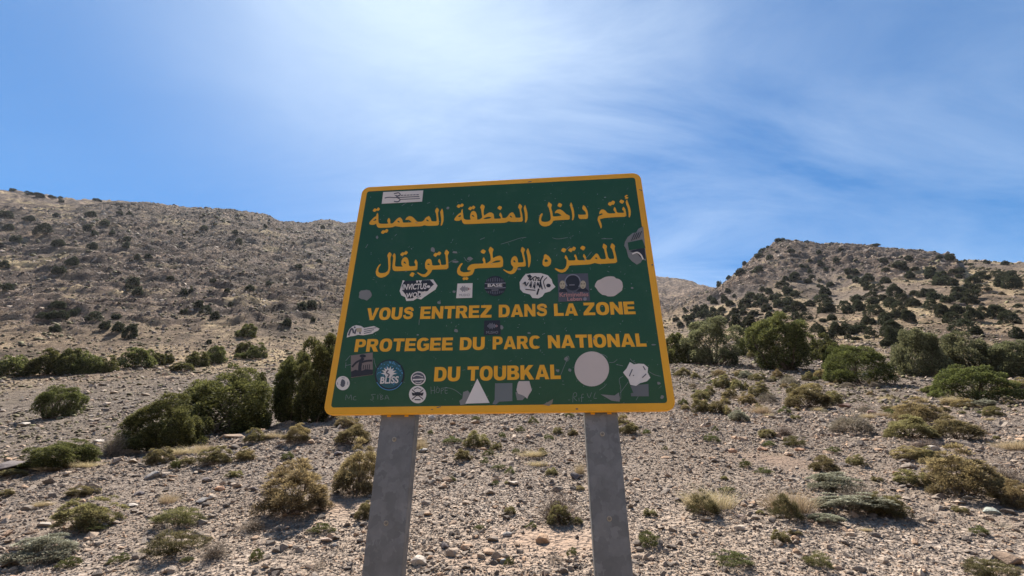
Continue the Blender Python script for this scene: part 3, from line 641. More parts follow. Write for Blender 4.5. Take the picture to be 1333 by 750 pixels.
FG = '''olive 105 695 68 42 olive shrub spreading over the gravel at lower left
silver 51 735 76 34 silvery green low shrub near the bottom left corner
green 86 742 28 16 yellow-green tuft right of the silvery shrub at bottom left
green 152 735 22 13 small green tuft alone at the bottom, left third
green 129 692 32 9 flat green tuft at the right foot of the lower left olive shrub
grass 225 728 72 36 large green and straw grass clump at bottom, left quarter
grass 231 688 66 28 upper of two grass clumps on the left, dark green with dry tips
dry 218 656 24 20 pale dry tuft above the two left grass clumps
green 241 735 18 10 tiny green tuft below the large left grass clump
olive 104 648 34 14 low brownish shrub in stones above the lower left olive shrub
olive 14 624 34 12 flat tan mound at the left edge below the rock ledge
dry 54 660 16 10 orange dry tuft near the left edge
olive 203 606 28 21 upright olive shrub below the pale boulder on the left
green 226 611 16 12 yellow-green tuft left half of a pair above the grey boulder
olive 240 608 22 12 pale green shrub right half of a pair above the grey boulder
olive 278 607 35 24 dark olive shrub directly below the largest left juniper
dry 108 610 32 12 dry straw grass along the edge beside the creeping juniper
dry 66 614 26 8 dry grass fringe at the foot of the creeping juniper
olive 3 648 22 10 small dark shrub cut by the left edge
dry 238 592 32 14 dry feathery grass under the largest left juniper
dry 262 588 24 12 second dry feathery patch, right of the first under the juniper
tan 379 674 98 62 largest ochre shrub on the left slope with dark bare stems beneath
tan 464 646 64 58 ochre shrub half hidden by the left signpost
dead 330 694 44 24 dark dead twigs at the lower left foot of the largest ochre shrub
olive 474 678 24 22 small olive shrub touching the left signpost lower down
green 418 696 29 14 bright green tuft between largest ochre shrub and left signpost
dead 278 731 44 32 dark grey-brown twiggy shrub at the bottom, right of the large grass clump
green 332 733 20 18 green tuft right of the dark twiggy shrub at the bottom
dead 415 743 22 20 small dead twiggy shrub at the very bottom left of the post
tan 386 578 35 24 tan rounded shrub up the slope left of the sign corner
olive 459 582 50 26 dark green-ochre shrub just under the sign, left of the post
tan 450 558 32 14 tan shrub peeking out under the bottom left corner of the sign
dry 355 571 18 11 small dry tuft left of the tan rounded shrub
olive 329 577 21 18 small olive shrub right of the brown boulder
tan 318 601 25 15 small ochre shrub below the brown boulder
green 374 600 18 11 green tuft above the largest ochre shrub
dry 368 616 13 12 thin dry tuft on top left of the largest ochre shrub
dead 397 606 13 12 tiny dead twig bush above the largest ochre shrub
olive 621 585 34 20 dark olive shrub between the posts, largest of the upper ones
olive 602 601 23 14 grey-green shrub left below the dark olive one between the posts
green 589 579 30 10 pale green patch left of the dark olive shrub between the posts
green 654 571 11 8 small round tuft right of the dark olive shrub between the posts
olive 646 587 15 10 little olive cushion right of the dark olive shrub between the posts
green 635 595 15 9 small green tuft below the little olive cushion between the posts
green 631 604 10 8 tiny green tuft in line under the olive ones between the posts
green 671 591 12 7 flat bright tuft in the middle between the posts
dry 697 596 32 13 dry brown-green grass mid right between the posts
olive 706 594 13 10 dark tuft inside the dry grass between the posts
dry 700 608 24 10 straw patch under the dry grass between the posts
olive 718 620 15 10 small olive shrub above the big grey twiggy one
green 648 613 18 8 flat green tuft, left of the brightest one between the posts
green 664 618 14 10 brightest green tuft between the posts
green 588 628 14 6 faint green patch near the left post
green 644 633 10 7 tiny tuft among grey stones between the posts
dead 728 683 74 50 big grey twiggy shrub beside the right signpost
olive 728 684 34 26 green living shoots at the foot of the big grey twiggy shrub
green 692 689 15 9 yellow-green tuft at the left foot of the big grey twiggy shrub
dead 724 735 25 17 dark dead twigs at the bottom near the right signpost
green 745 727 15 14 pale green sprig between dead twigs and the right signpost
green 662 738 13 12 green tuft by the bluish stone at the bottom between the posts
green 694 552 15 9 tuft just below the sign, centre right
green 741 544 14 8 dark tuft right under the sign near the right post
green 715 573 13 7 small tuft in the upper right between the posts
olive 746 568 13 9 small dark tuft next to the right post near its top
olive 726 566 14 9 small olive tuft left of the one by the right post
green 677 563 12 8 small pale tuft in the upper centre between the posts
dry 755 618 11 22 tall dry stalks against the right post
dry 548 586 18 22 dry green stalks against the left post
green 620 548 14 6 flat tuft directly under the sign, left of centre
green 560 566 9 6 tiny tuft near the top of the left post
grass 918 674 46 33 grass clump with straw halo, left of two right of the sign
grass 1026 680 44 35 grass clump with straw halo, right of two right of the sign
dry 919 664 54 38 dry straw halo behind the left grass clump
dry 1027 668 52 40 dry straw halo behind the right grass clump
green 954 740 54 21 broad green mat at the bottom, right of the sign
olive 1018 708 21 16 small grey-green shrub below the right grass clump
green 846 716 33 24 thin green shrub just right of the right post
green 971 610 18 11 small dark green tuft left below the orange stone
green 995 618 20 9 small bright tuft below the orange stone
green 946 643 25 9 flat yellowish tuft above the left grass clump
green 928 577 19 11 round green tuft on open gravel right of the sign
green 932 562 9 7 tiny tuft above the round green tuft
olive 1000 571 24 11 small olive shrub beside a grey dead one, up slope
dead 1022 568 30 17 grey dead shrub up slope above the orange stone
grass 1037 583 30 16 dark grass clump right of the orange stone
green 1002 582 18 8 green tuft right above the orange stone
olive 820 566 26 16 dark green shrub touching the right post's upper edge
green 842 566 12 7 small tuft right of the shrub by the right post
tan 811 553 15 13 tan shrub between sign corner and right post
green 866 586 8 5 tiny green speck of a tuft on bare gravel
olive 1075 616 36 21 olive upright shrub above the brown and silver mat
silver 963 549 27 14 silvery rounded cushion, brightest on the open gravel
grey 1109 565 50 24 smooth grey-brown cushion plant casting a shadow to its right
green 1085 592 20 10 green tuft below the smooth grey-brown cushion
olive 1114 607 22 13 small olive tuft between the cushion and the silver mat
silver 1086 642 68 24 silvery grey upper part of the big mixed mat on the right
dead 1128 665 76 40 reddish brown dead middle of the big mixed mat on the right
silver 1106 672 92 26 grey-green front edge of the big mixed mat on the right
olive 1162 676 38 30 grey-green shrub closing the right end of the big mixed mat
silver 1075 684 42 14 low silvery patch below the big mixed mat
grass 1068 741 36 22 green grass clump at the bottom below the big mixed mat
tan 1183 600 34 16 tan low shrub, left of two above the pair of stones
olive 1210 602 30 18 olive low shrub, right of two above the pair of stones
olive 1185 633 35 20 olive shrub below the pair of stones
tan 1258 650 88 56 largest ochre and green shrub on the right
dead 1306 630 58 30 grey dead branches behind the largest shrub on the right
tan 1310 652 36 28 straw-coloured shrub leaning on the largest right-hand one
tan 1330 664 36 32 yellow-ochre shrub cut by the right edge
olive 1252 669 18 9 tiny olive cushion below the largest right-hand shrub
green 1277 698 23 12 dark green sprig among stones, lower right
grass 1293 755 58 26 grass clump at the bottom right corner below the slab
dry 1320 586 36 18 dry greyish grass at the right edge
tan 1197 553 58 28 uppermost tan shrub of the stacked group on the right
olive 1188 573 58 27 middle shrub of the stacked group on the right
dead 1204 584 42 15 brown dead fringe under the stacked group on the right
olive 1245 573 62 28 olive shrub right of the stacked group
olive 1294 543 20 13 small olive shrub below the silver mat near the right edge
tan 1253 532 27 12 tan mound in front of the wide dark juniper
silver 1279 531 33 10 flat silvery mat right of the tan mound near the wide juniper
dry 1150 543 16 10 small dry tuft right of the reddish stone
dry 1151 521 14 7 pale tuft below the bright green juniper dome
grey 1140 505 15 8 pinkish dry cushion right of the bright green dome's foot
grey 1104 505 18 7 flat grey cushion at the front foot of the bright green dome
olive 940 506 25 15 brownish shrub left of a row of three in the middle distance
olive 960 509 19 13 dark olive shrub, centre of the row of three
olive 972 508 11 9 small dark shrub, right end of the row of three
olive 924 512 16 9 olive shrub between the row of three and the next lower
olive 913 522 25 13 dark olive rounded shrub left, above the wide double one
olive 914 538 24 17 left half of the wide double shrub near the sign
olive 933 539 24 15 right half of the wide double shrub near the sign
tan 948 541 13 11 small yellowish shrub left of the silvery cushion
dry 988 539 23 14 pale straw tuft right of the silvery cushion
olive 950 520 19 13 olive green shrub below the row of three
dry 961 521 12 9 dry tuft right of the olive green shrub in mid distance
tan 975 527 21 13 yellow-green spiky shrub in mid distance
olive 988 518 27 18 upright olive shrub in the centre of the mid-distance group
grey 1000 526 23 14 grey rounded cushion right of the spiky shrub
green 1022 539 18 9 bright green low tuft below the grey cushion
olive 1052 532 58 25 wide olive shrub, largest of the mid-distance group
olive 1085 528 28 17 olive shrub at the right end of the wide one
olive 1035 513 19 13 olive shrub behind the left end of the wide one
tan 1056 509 25 9 tan mound behind the wide olive shrub
grey 1027 502 21 12 pinkish brown cushion above the wide olive shrub
silver 971 493 18 9 silvery green cushion in front of the junipers
olive 962 491 11 8 dark little shrub left of the silvery one by the junipers
tan 937 491 19 8 brown mound left in front of the umbrella juniper
olive 905 493 12 7 dark little shrub near the sign edge in mid distance
olive 890 489 20 9 olive shrub nearest the sign edge in mid distance
olive 987 496 19 9 olive mound right of the silvery one by the junipers
tan 1013 492 15 9 tan mound in front of the tallest juniper
olive 1052 496 16 10 olive mound right in front of the tallest juniper
tan 1069 494 19 12 tan mound left of the bright green dome
dead 903 506 17 10 dead grey twigs near the sign in mid distance
tan 1310 515 28 12 tan grass mound right of the wide dark juniper, lower
tan 1328 506 26 11 tan grass mound right of the wide dark juniper, upper
dead 142 596 42 38 dead brown juniper branches leaning beside the pale boulder
green 150 583 22 11 small dark bush at the foot of the far scree left
olive 980 466 14 8 small dark bush in the gap between umbrella and tallest juniper'''
for ln in FG.split('\n'):
    k, a, b, c_, d_, lab = ln.split(' ', 5)
    if k in ('tan', 'olive', 'silver'): c_, d_ = float(c_) * 1.1, float(d_) * 1.1
    plant(k, float(a), float(b), float(c_), float(d_), lab)

# low tussocks between them on the right and under the hill
TUS = []
gt_ = random.Random(31)
while len(TUS) < 110:
    if gt_.random() < .72: px, py = gt_.uniform(882, 1335), 484 + 66 * gt_.random() ** 1.3
    else: px, py = gt_.choice([gt_.uniform(300, 480), gt_.uniform(545, 755), gt_.uniform(830, 1330), gt_.uniform(0, 470)]), gt_.uniform(560, 700)
    if py > 545 and px < 300 and py < 615: continue
    w = gt_.uniform(8, 20) * (.7 if py < 520 else 1); TUS.append((px, py, w, w * gt_.uniform(.42, .6)))
TK = [gt_.choice(['tan', 'olive', 'olive', 'dry', 'grey', 'green']) for _ in TUS]
TWORD = {'tan': 'ochre tussock', 'olive': 'olive tussock', 'dry': 'straw tuft', 'grey': 'grey cushion', 'green': 'green tuft'}

# hillside bushes, placed where each stands (photo box x0,x1,y0,y1 in a crop -> column, foot, width, height)
def boxes(ox, oy, s, lst, off=0):
    return [(ox + (a + b) / 2 / s, oy + d / s, (b - a) / s, (d - c) / s) for a, b, c, d in lst]
RH = boxes(1093, 300, 4.6875, [(250,295,175,200),(335,405,195,230),(380,425,225,245),(405,445,160,190),(435,485,228,250),(265,305,230,252),(405,460,255,295),(525,585,222,255),(535,595,245,295),(585,650,258,295),(620,670,280,310),(575,645,290,335),(655,720,297,340),(675,715,245,270),(715,765,235,265),(718,750,270,292),(780,865,285,325),(830,885,255,285),(860,915,275,300),(925,1000,245,285),(1020,1070,245,265),(975,1040,258,305),(960,1010,290,345),(1015,1115,275,355),(770,840,325,370),(830,920,332,378),(680,770,350,380),(683,745,378,422),(740,850,372,420),(750,845,400,455),(435,485,368,398),(485,550,362,408),(535,580,360,385),(550,620,378,425),(625,695,405,442),(525,610,428,488),(595,690,455,535),(650,750,505,570),(690,760,460,515),(780,880,485,555),(860,935,470,535),(915,1020,460,520),(990,1100,495,568),(1070,1115,450,470),(1060,1125,555,660),(130,210,278,315),(88,128,285,318),(48,82,275,295),(40,80,238,270),(78,122,240,272),(258,308,285,325),(190,275,330,375),(135,185,315,340),(150,185,338,365),(300,395,340,400),(250,310,392,430),(340,430,392,445),(410,495,418,465),(285,345,415,468),(325,410,440,495),(385,470,490,555),(330,400,488,540),(250,320,500,540),(250,320,525,578),(165,275,458,525),(135,225,525,578),(75,140,395,430),(150,240,382,420),(170,235,415,452),(85,165,430,495),(0,75,432,485),(28,80,465,510),(0,110,575,640),(100,170,570,625),(160,235,600,660),(275,380,560,610),(250,345,590,650),(300,405,610,700),(255,310,670,710),(35,75,638,662),(75,125,650,672),(680,830,555,625),(800,865,590,640),(885,915,180,205),(992,1032,188,213),(760,775,172,190),(790,815,200,213),(765,780,200,210),(650,700,150,185),(195,245,90,102),(590,625,155,175)])
RH += boxes(860, 300, 4.6875, [(850,878,205,232),(885,910,213,232),(898,925,240,262),(905,930,180,197),(880,925,298,325),(912,942,268,293),(785,860,262,310),(750,785,280,310),(700,785,312,350),(960,985,298,312),(1085,1108,283,298),(1000,1028,228,250),(1045,1062,232,248),(955,985,330,348),(1020,1062,315,345),(970,1045,345,395),(795,850,372,403),(755,810,340,395),(605,640,348,375),(640,690,355,390),(520,580,380,415),(480,550,418,455),(570,640,390,430),(600,655,412,445),(475,520,455,485),(520,555,450,475),(485,530,480,515),(690,790,392,440),(690,755,425,470),(750,820,410,460),(750,800,465,500),(620,690,460,500),(800,890,440,495),(890,940,430,465),(930,1045,400,450),(970,1070,440,505),(1020,1075,515,550),(968,1010,540,560),(850,930,505,550),(800,860,500,545),(500,600,530,600),(920,1000,570,620),(970,1060,600,660),(990,1080,660,720),(1040,1120,570,640),(480,570,600,640),(660,720,395,425),(560,620,440,470),(640,690,500,535),(700,760,500,540),(540,600,490,525)])
LF = boxes(860, 300, 4.6875, [(400,430,355,382),(440,462,388,410),(345,380,312,345),(370,415,395,440),(305,350,410,450),(400,445,428,460),(420,520,540,610),(310,400,500,550),(330,420,535,575),(400,490,505,550),(280,330,500,530),(200,250,460,505),(240,300,455,500),(300,345,470,500),(180,215,500,540),(140,205,520,555),(160,205,555,588),(75,115,530,555),(100,145,562,585),(135,155,470,485),(145,170,482,505),(178,198,478,495),(225,300,560,600),(215,240,560,585),(130,155,518,535),(285,320,400,430),(250,300,485,530),(430,480,475,510),(350,400,470,500),(215,260,500,530),(270,320,530,570)])
CR = boxes(860, 300, 4.6875, [(730,760,42,58),(600,640,108,125),(645,665,95,108),(700,740,55,70),(400,430,270,290),(580,625,145,170),(500,530,195,215),(880,905,62,75),(1030,1055,70,82),(1090,1115,105,125),(955,985,125,150),(1060,1095,150,200),(965,1000,185,220),(570,625,225,260),(460,520,250,280),(650,690,150,180),(780,820,120,140)])
LH = [(238,409,8,6),(257,401,11,9),(266,410,15,11),(279,416,11,9),(373,425,11,9),(392,404,11,10),(404,402,13,9),(407,419,6,8),(271,448,7,5),(238,384,9,7),(248,381,6,5),(324,380,10,8),(295,381,7,5),(276,369,7,6),(171,373,13,9),(169,378,11,6),(178,385,12,10),(73,404,19,9),(55,418,18,9),(67,415,12,10),(80,415,12,10),(94,413,15,9),(121,418,19,11),(151,416,11,6),(135,429,13,9),(152,432,14,11),(167,441,20,16),(70,433,13,8),(221,366,9,6),(37,288,12,7),(53,308,18,16),(19,315,11,9),(73,283,8,5),(117,282,12,6),(135,294,11,8),(112,301,9,8),(122,308,8,6),(145,306,6,6),(164,314,8,6),(163,323,8,8),(119,325,10,9),(75,321,13,9),(92,346,13,11),(75,357,13,10),(155,280,8,4),(168,280,7,4),(17,249.5,9,4),(51,256,11,4),(38,253,9,3),(68,258,8,3),(79,259,6,3),(79,264,6,4),(178,338,7,6),(192,337,8,5),(222,306,6,5),(126,262,9,3),(5,283,14,8),(3,350,12,8),(8,378,12,8),(10,300,10,8),(300,400,7,6),(350,372,8,5),(306,306,7,5),(345,297,5,4),(310,318,9,7),(265,300,10,6),(388,350,8,6),(415,343,8,4),(420,258+40,6,4)]
ORD = ['leftmost', 'second', 'third', 'fourth', 'fifth', 'sixth', 'seventh', 'eighth', 'ninth', 'tenth']
NUM = ['no', 'one', 'two', 'three', 'four', 'five', 'six', 'seven', 'eight', 'nine', 'ten']
def ordered(items, region):
    """items (px, py, w, h) -> a label each: its size and place, then its order from the left among its like"""
    bins = {}
    for i, it in enumerate(items): bins.setdefault(region(*it), []).append(i)
    out = {}
    def put(ph, ids):
        if len(ids) > 9:
            ids = sorted(ids, key=lambda i: items[i][1]); m = len(ids) // 2
            put((ph[0], ph[1], (ph[2] + ' upper').strip() if ph[2] else 'upper'), ids[:m]); put((ph[0], ph[1], (ph[2] + ' lower').strip() if ph[2] else 'lower'), ids[m:]); return
        ids = sorted(ids, key=lambda i: items[i][0]); n = len(ids)
        for k, i in enumerate(ids):
            if n == 1: out[i] = 'only %s %s %s' % (ph[2], ph[0], ph[1])
            else: out[i] = '%s of %s %s %s %s' % (ORD[k] if k == 0 else ('rightmost' if k == n - 1 else ORD[k] + ' from left'), NUM[n], ph[2], ph[0] + PL(ph[0]), ph[1])
            out[i] = ' '.join(out[i].split())
    for ph, ids in bins.items(): put((ph[0], ph[1], ''), ids)
    return [out[i] for i in range(len(items))]
def PL(s_): return 'es' if s_.endswith('h') else 's'
def hillside(lst, grp, region):
    for (px, py, w, h), lab in zip(lst, ordered(lst, region)):
        h = min(h, .95 * w)
        plant('J_far' if w < 15 else 'J_hill', px, py, max(w * 1.0, 3), max(h * 1.1, 2.4), lab, 'juniper_bush', 'bush', grp, sink=.05, parts=False)
def size_(w): return 'small dark bush' if w < 9 else 'dark juniper bush' if w < 16 else 'large juniper bush'
def reg_right(px, py, w, h):
    where = 'umbrella juniper' if px < 975 else 'tallest juniper' if px < 1075 else 'bright green dome' if px < 1165 else 'grey-green pair' if px < 1290 else 'last right juniper'
    lev = 'near crest' if py < 345 else 'high' if py < 372 else 'midway' if py < 402 else 'low'
    return size_(w), '%s above the %s' % (lev, where)
def reg_left(px, py, w, h):
    where = 'far left' if px < 110 else 'left middle' if px < 215 else 'middle' if px < 330 else 'beside the sign'
    lev = 'on skyline' if py < 266 else 'high' if py < 310 else 'midway up' if py < 370 else 'low'
    return size_(w), '%s, left mountain %s' % (lev, where)
tl = [(a, b, c_, d_) for a, b, c_, d_ in TUS]; kind_of = {t: k for t, k in zip(tl, TK)}
def reg_tus(px, py, w, h):
    where = 'left of the signposts' if px < 490 else 'between the posts' if px < 760 else 'near the sign' if px < 960 else 'before the tallest juniper' if px < 1085 else 'before the bright dome' if px < 1180 else 'by the right edge'
    return 'small ' + TWORD[kind_of[(px, py, w, h)]], ('far' if py < 515 else 'mid' if py < 560 else 'near') + ' ' + where
for it, lab in zip(tl, ordered(tl, reg_tus)): plant(kind_of[it], *it, lab.replace('mid ', 'halfway '), parts=False)
hillside(RH, 'junipers on the right hill', reg_right)
hillside(LF, 'junipers on the left flank of the right hill', lambda px, py, w, h: (size_(w), ('upper' if py < 392 else 'middle' if py < 410 else 'lower') + ' left flank of the right hill'))
hillside(CR, 'bushes among the summit crags', lambda px, py, w, h: (size_(w), ('on the skyline' if py < 345 and px < 1120 and py < 322 else 'among crags') + ' at the right hill summit'))
hillside(LH, 'bushes on the left mountain', reg_left)
# ---------------------------------------------------------------- stones
def hull_rock(name, seed, n=16, flat=.6, mat=None, sub=False):
    g = np.random.default_rng(seed); bm = bmesh.new()
    P = rand_dirs(g, n) * g.uniform(.75, 1.0, (n, 1)) * np.array([.55, .42 + .1 * g.uniform(), .5 * flat])
    for p in P: bm.verts.new(p)
    r = bmesh.ops.convex_hull(bm, input=bm.verts)
    bmesh.ops.delete(bm, geom=[v for v in bm.verts if not v.link_faces], context='VERTS')
    me = bpy.data.meshes.new(name)
    if sub:
        bmesh.ops.bevel(bm, geom=list(bm.edges), offset=.025, segments=1, affect='EDGES')
    bm.to_mesh(me); bm.free(); me.materials.append(mat or STONE); return me
rocks = [hull_rock('stone', 100 + i, 10 + i % 6, (.45, .6, .8)[i % 3]) for i in range(10)]
rocks_big = [hull_rock('stone', 120 + i, 18, (.45, .65, .8)[i % 3], sub=True) for i in range(8)]
rocks_far = [hull_rock('rock', 140 + i, 12, (.8, 1.1)[i % 2], ROCKFAR) for i in range(6)]

def scatter(name, az, lr, scl, rocks_, label, cat, seed, sinkf=.15):
    """one object: a stone instanced on every point"""
    g = np.random.default_rng(seed); n = len(az); r = np.exp(lr); z = height(az, lr)
    P = np.stack([r * np.sin(az), r * np.cos(az), z + scl * sinkf * .4], -1)
    coll = bpy.data.collections.new(name + '_kinds')
    for i, m in enumerate(rocks_): coll.objects.link(bpy.data.objects.new('%s_kind' % name, m))
    me = bpy.data.meshes.new(name); me.vertices.add(n); me.vertices.foreach_set('co', P.astype(np.float32).ravel())
    a = me.attributes.new('scl', 'FLOAT_VECTOR', 'POINT'); a.data.foreach_set('vector', (scl[:, None] * g.uniform(.75, 1.35, (n, 3))).astype(np.float32).ravel())
    a = me.attributes.new('rot', 'FLOAT_VECTOR', 'POINT'); a.data.foreach_set('vector', np.stack([g.normal(size=n) * .35 + .25, g.normal(size=n) * .35, g.uniform(0, 6.28, n)], -1).astype(np.float32).ravel())
    a = me.attributes.new('idx', 'INT', 'POINT'); a.data.foreach_set('value', g.integers(0, len(rocks_), n).astype(np.int32))
    o = obj(name, me); gt = bpy.data.node_groups.new(name, 'GeometryNodeTree')
    gt.interface.new_socket('Geometry', in_out='INPUT', socket_type='NodeSocketGeometry'); gt.interface.new_socket('Geometry', in_out='OUTPUT', socket_type='NodeSocketGeometry')
    gi = gt.nodes.new('NodeGroupInput'); go = gt.nodes.new('NodeGroupOutput'); m2p = gt.nodes.new('GeometryNodeMeshToPoints'); iop = gt.nodes.new('GeometryNodeInstanceOnPoints'); ci = gt.nodes.new('GeometryNodeCollectionInfo')
    ci.inputs['Collection'].default_value = coll; ci.inputs['Separate Children'].default_value = True; ci.inputs['Reset Children'].default_value = True
    L = gt.links.new; L(gi.outputs[0], m2p.inputs[0]); L(m2p.outputs[0], iop.inputs['Points']); L(ci.outputs[0], iop.inputs['Instance']); iop.inputs['Pick Instance'].default_value = True
    for nm, typ, sk_ in (('scl', 'FLOAT_VECTOR', 'Scale'), ('idx', 'INT', 'Instance Index')):
        an = gt.nodes.new('GeometryNodeInputNamedAttribute'); an.data_type = typ; an.inputs[0].default_value = nm; L(an.outputs[0], iop.inputs[sk_])
    an = gt.nodes.new('GeometryNodeInputNamedAttribute'); an.data_type = 'FLOAT_VECTOR'; an.inputs[0].default_value = 'rot'
    e2r = gt.nodes.new('FunctionNodeEulerToRotation'); L(an.outputs[0], e2r.inputs[0]); L(e2r.outputs[0], iop.inputs['Rotation'])
    L(iop.outputs[0], go.inputs[0])
    md = o.modifiers.new('stones', 'NODES'); md.node_group = gt
    return tag(o, label, cat, kind='stuff')

g = np.random.default_rng(21)
def masked(n, l0, l1, thr=-.05, dirt_cut=True, a0=-57, a1=57):
    az = R(1) * g.uniform(a0, a1, n); lr = g.uniform(l0, l1, n); r = np.exp(lr)
    nz = perlin(r * np.sin(az) / 1.3, r * np.cos(az) / .9) * .6 + perlin(r * np.sin(az) / .35, r * np.cos(az) / .35) * .4
    keep = nz > g.uniform(-.9, .35, n) + thr
    if dirt_cut: keep &= bil(DIRT, az_v, lr_v, az, lr) < g.uniform(.1, 1.0, n)
    return az[keep], lr[keep]
# fine gravel, coarse gravel, cobbles: sizes fall off as a power law
az, lr = masked(170000, math.log(2.8), math.log(13), -.22)
scatter('gravel', az, lr, np.clip(.0125 * g.uniform(.12, 1, len(az)) ** -.55, .0125, .045) * np.clip(np.exp(lr) / 5.5, .8, 2.2), rocks, 'fine grey gravel covering the near slope', 'gravel', 1)
az, lr = masked(24000, math.log(2.8), math.log(14), .18)
scatter('cobbles', az, lr, np.clip(.030 * g.uniform(.05, 1, len(az)) ** -.5, .030, .12) * np.clip(np.exp(lr) / 6, .75, 1.6), rocks, 'angular broken stones strewn over the near slope', 'stones', 2)
az, lr = masked(75000, math.log(11), math.log(95), -.3)
scatter('scree', az, lr, np.clip(.042 * g.uniform(.03, 1, len(az)) ** -.5, .042, .24) * np.clip(np.exp(lr) / 20, .8, 3.2), rocks, 'scree on the slope beyond the sign', 'scree', 3)
az = R(1) * g.uniform(-57, 57, 330000); lr = g.uniform(math.log(45), math.log(420), 330000)
rk = bil(ROCKM, az_v, lr_v, az, lr); nz = perlin(az * 40, lr * 22) + .5 * perlin(az * 120, lr * 60)
keep = (nz + rk * 1.5 > g.uniform(.2, 1.5, len(az)))
az, lr = az[keep], lr[keep]
scatter('mountain_scree', az, lr, np.exp(lr) * np.clip(.0014 * g.uniform(.012, 1, len(az)) ** -.47, .0014, .011), rocks_far, 'rocks and small crags covering the mountainsides', 'rocks', 4, 0)

az = R(1) * g.uniform(-57, 57, 16000); lr = g.uniform(math.log(70), math.log(420), 16000)
keep = bil(ROCKM, az_v, lr_v, az, lr) + .5 * perlin(az * 30 + 9, lr * 16) > g.uniform(.45, 1.3, 16000); az, lr = az[keep], lr[keep]
scatter('rock_outcrops', az, lr, np.exp(lr) * np.clip(.006 * g.uniform(.05, 1, len(az)) ** -.4, .006, .019), rocks_far, 'dark rock outcrops standing out of the mountainsides', 'rocks', 8, -1.2)

# tussocks and scrub too many to count, from the scree behind the gully up to the skyline
def clump_mesh(seed):
    g_ = np.random.default_rng(seed); V0 = np.array([(math.cos(t) * r, math.sin(t) * r, z) for r, z in ((1, -.15), (1.05, .25), (.7, .7)) for t in np.linspace(0, 2 * math.pi, 7, endpoint=False)] + [(0, 0, .9)]) * .5
    V0 = V0 * g_.uniform(.78, 1.22, (22, 3)); F0 = [(i + 7 * k, (i + 1) % 7 + 7 * k, 7 + (i + 1) % 7 + 7 * k) for k in (0, 1) for i in range(7)] + [(i + 7 * k, 7 + (i + 1) % 7 + 7 * k, 7 + i + 7 * k) for k in (0, 1) for i in range(7)] + [(14 + i, 14 + (i + 1) % 7, 21) for i in range(7)]
    return np_mesh('tussock', V0, F0, LM['scrub'], {'tip': np.r_[np.zeros(7), np.full(7, .25), np.full(7, .7), .8]})
az = R(1) * g.uniform(-57, 57, 42000); lr = g.uniform(math.log(17), math.log(360), 42000)
nz = perlin(az * 22 + 3, lr * 12) + .5 * perlin(az * 70, lr * 40); dd_ = bil(DIRT, az_v, lr_v, az, lr)
keep = (nz > g.uniform(-.7, .7, len(az))) & (dd_ < g.uniform(.15, .8, len(az))) & ((az > .35) | (az < -.22) | (lr > 4))
az, lr = az[keep], lr[keep]
sz = np.exp(lr) * np.clip(.0026 * g.uniform(.05, 1, len(az)) ** -.4, .0026, .0085)
scatter('hillside_scrub', az, lr, sz, [clump_mesh(i) for i in range(4)], 'tiny tussocks and scrub sprinkled over the far slopes', 'scrub', 6)

SNAMED = '''994 588 16 8 orange sandstone block on a brown earth patch
201 624 28 13 grey boulder on the left slope below the dry feathery grass
172 590 34 12 pale flat boulder beside the dead juniper branches
302 573 36 15 brown boulder at the right foot of the largest left juniper
20 613 54 15 dark rock ledge at the left edge of the slope
60 603 26 9 smaller ledge stone beside the rock ledge on the left
1177 603 12 8 upper, rounder stone of the pair on the right
1184 611 20 10 lower, flatter stone of the pair on the right
1219 640 22 9 bluish slab left of the largest right-hand shrub
1311 738 42 18 long brown slab near the bottom right corner
1292 670 20 9 pale greenish stone near the right edge
1262 651 15 7 pale stone under the front of the largest right-hand shrub
1101 532 15 9 reddish stone right of the wide olive shrub
1135 540 14 7 pinkish pale stone near the reddish one
425 708 18 8 pinkish flat stone at the bottom between ochre shrub and left post
434 714 11 7 grey stone beside the pinkish flat one
660 700 15 9 grey boulder in the rubble heap between the posts
577 716 15 9 dark stone in front of the left post
545 738 24 14 pale block at the bottom by the left post
655 735 11 9 bluish stone at the bottom between the posts
667 634 20 7 pale tan slab above the rubble heap between the posts
562 548 14 9 pale block by the top of the left post
550 590 17 9 grey flat stone right of the left post
285 640 16 8 orange-pink stone on the left slope
268 627 14 8 dark block on the left slope
264 656 20 8 grey slab on the left slope
128 577 16 6 pale stone far down on the left scree
28 556 20 9 pale tan block on the far left scree
140 529 13 7 cream coloured block in the middle of the far scree
954 590 12 7 dark stone on open gravel left of the orange one
884 654 12 7 dark stone left of the left grass clump
965 676 12 6 pinkish flat stone below the straw halo
1042 588 15 7 dark slab right of the orange block
748 626 20 11 dark purple stone touching the right post
1215 588 18 9 pale rounded stone beside the stacked shrubs
57 688 22 9 long pale slab on the left slope
12 738 26 13 brown slab in the bottom left corner
180 646 14 7 dark flat stone mid left slope
330 640 14 8 dark block left of the largest ochre shrub
440 594 14 7 dark stone below the dark green-ochre shrub
172 661 16 8 pale angular stone on the left slope above the grass clumps
395 570 11 6 pale stone right of the tan rounded shrub'''
COL = {'orange': (.42, .25, .16), 'reddish': (.24, .16, .13), 'pinkish': (.38, .295, .245), 'bluish': (.27, .29, .31), 'greenish': (.30, .32, .285), 'brown': (.25, .18, .13), 'pale': (.44, .39, .34), 'dark': (.13, .11, .11), 'cream': (.50, .40, .31), 'grey': (.27, .25, .235)}
SMAT = {}
def smat(lab):
    for k in ('orange', 'reddish', 'pinkish', 'bluish', 'greenish', 'cream', 'brown', 'dark', 'pale', 'grey'):
        if k in lab.split(' in ')[0].split(' beside')[0].split(' below')[0]:
            if k not in SMAT: c = COL[k]; SMAT[k] = stone_mat(k + '_stone', [(0, c), (1, tuple(x * 1.12 for x in c))])
            return SMAT[k]
    return STONE
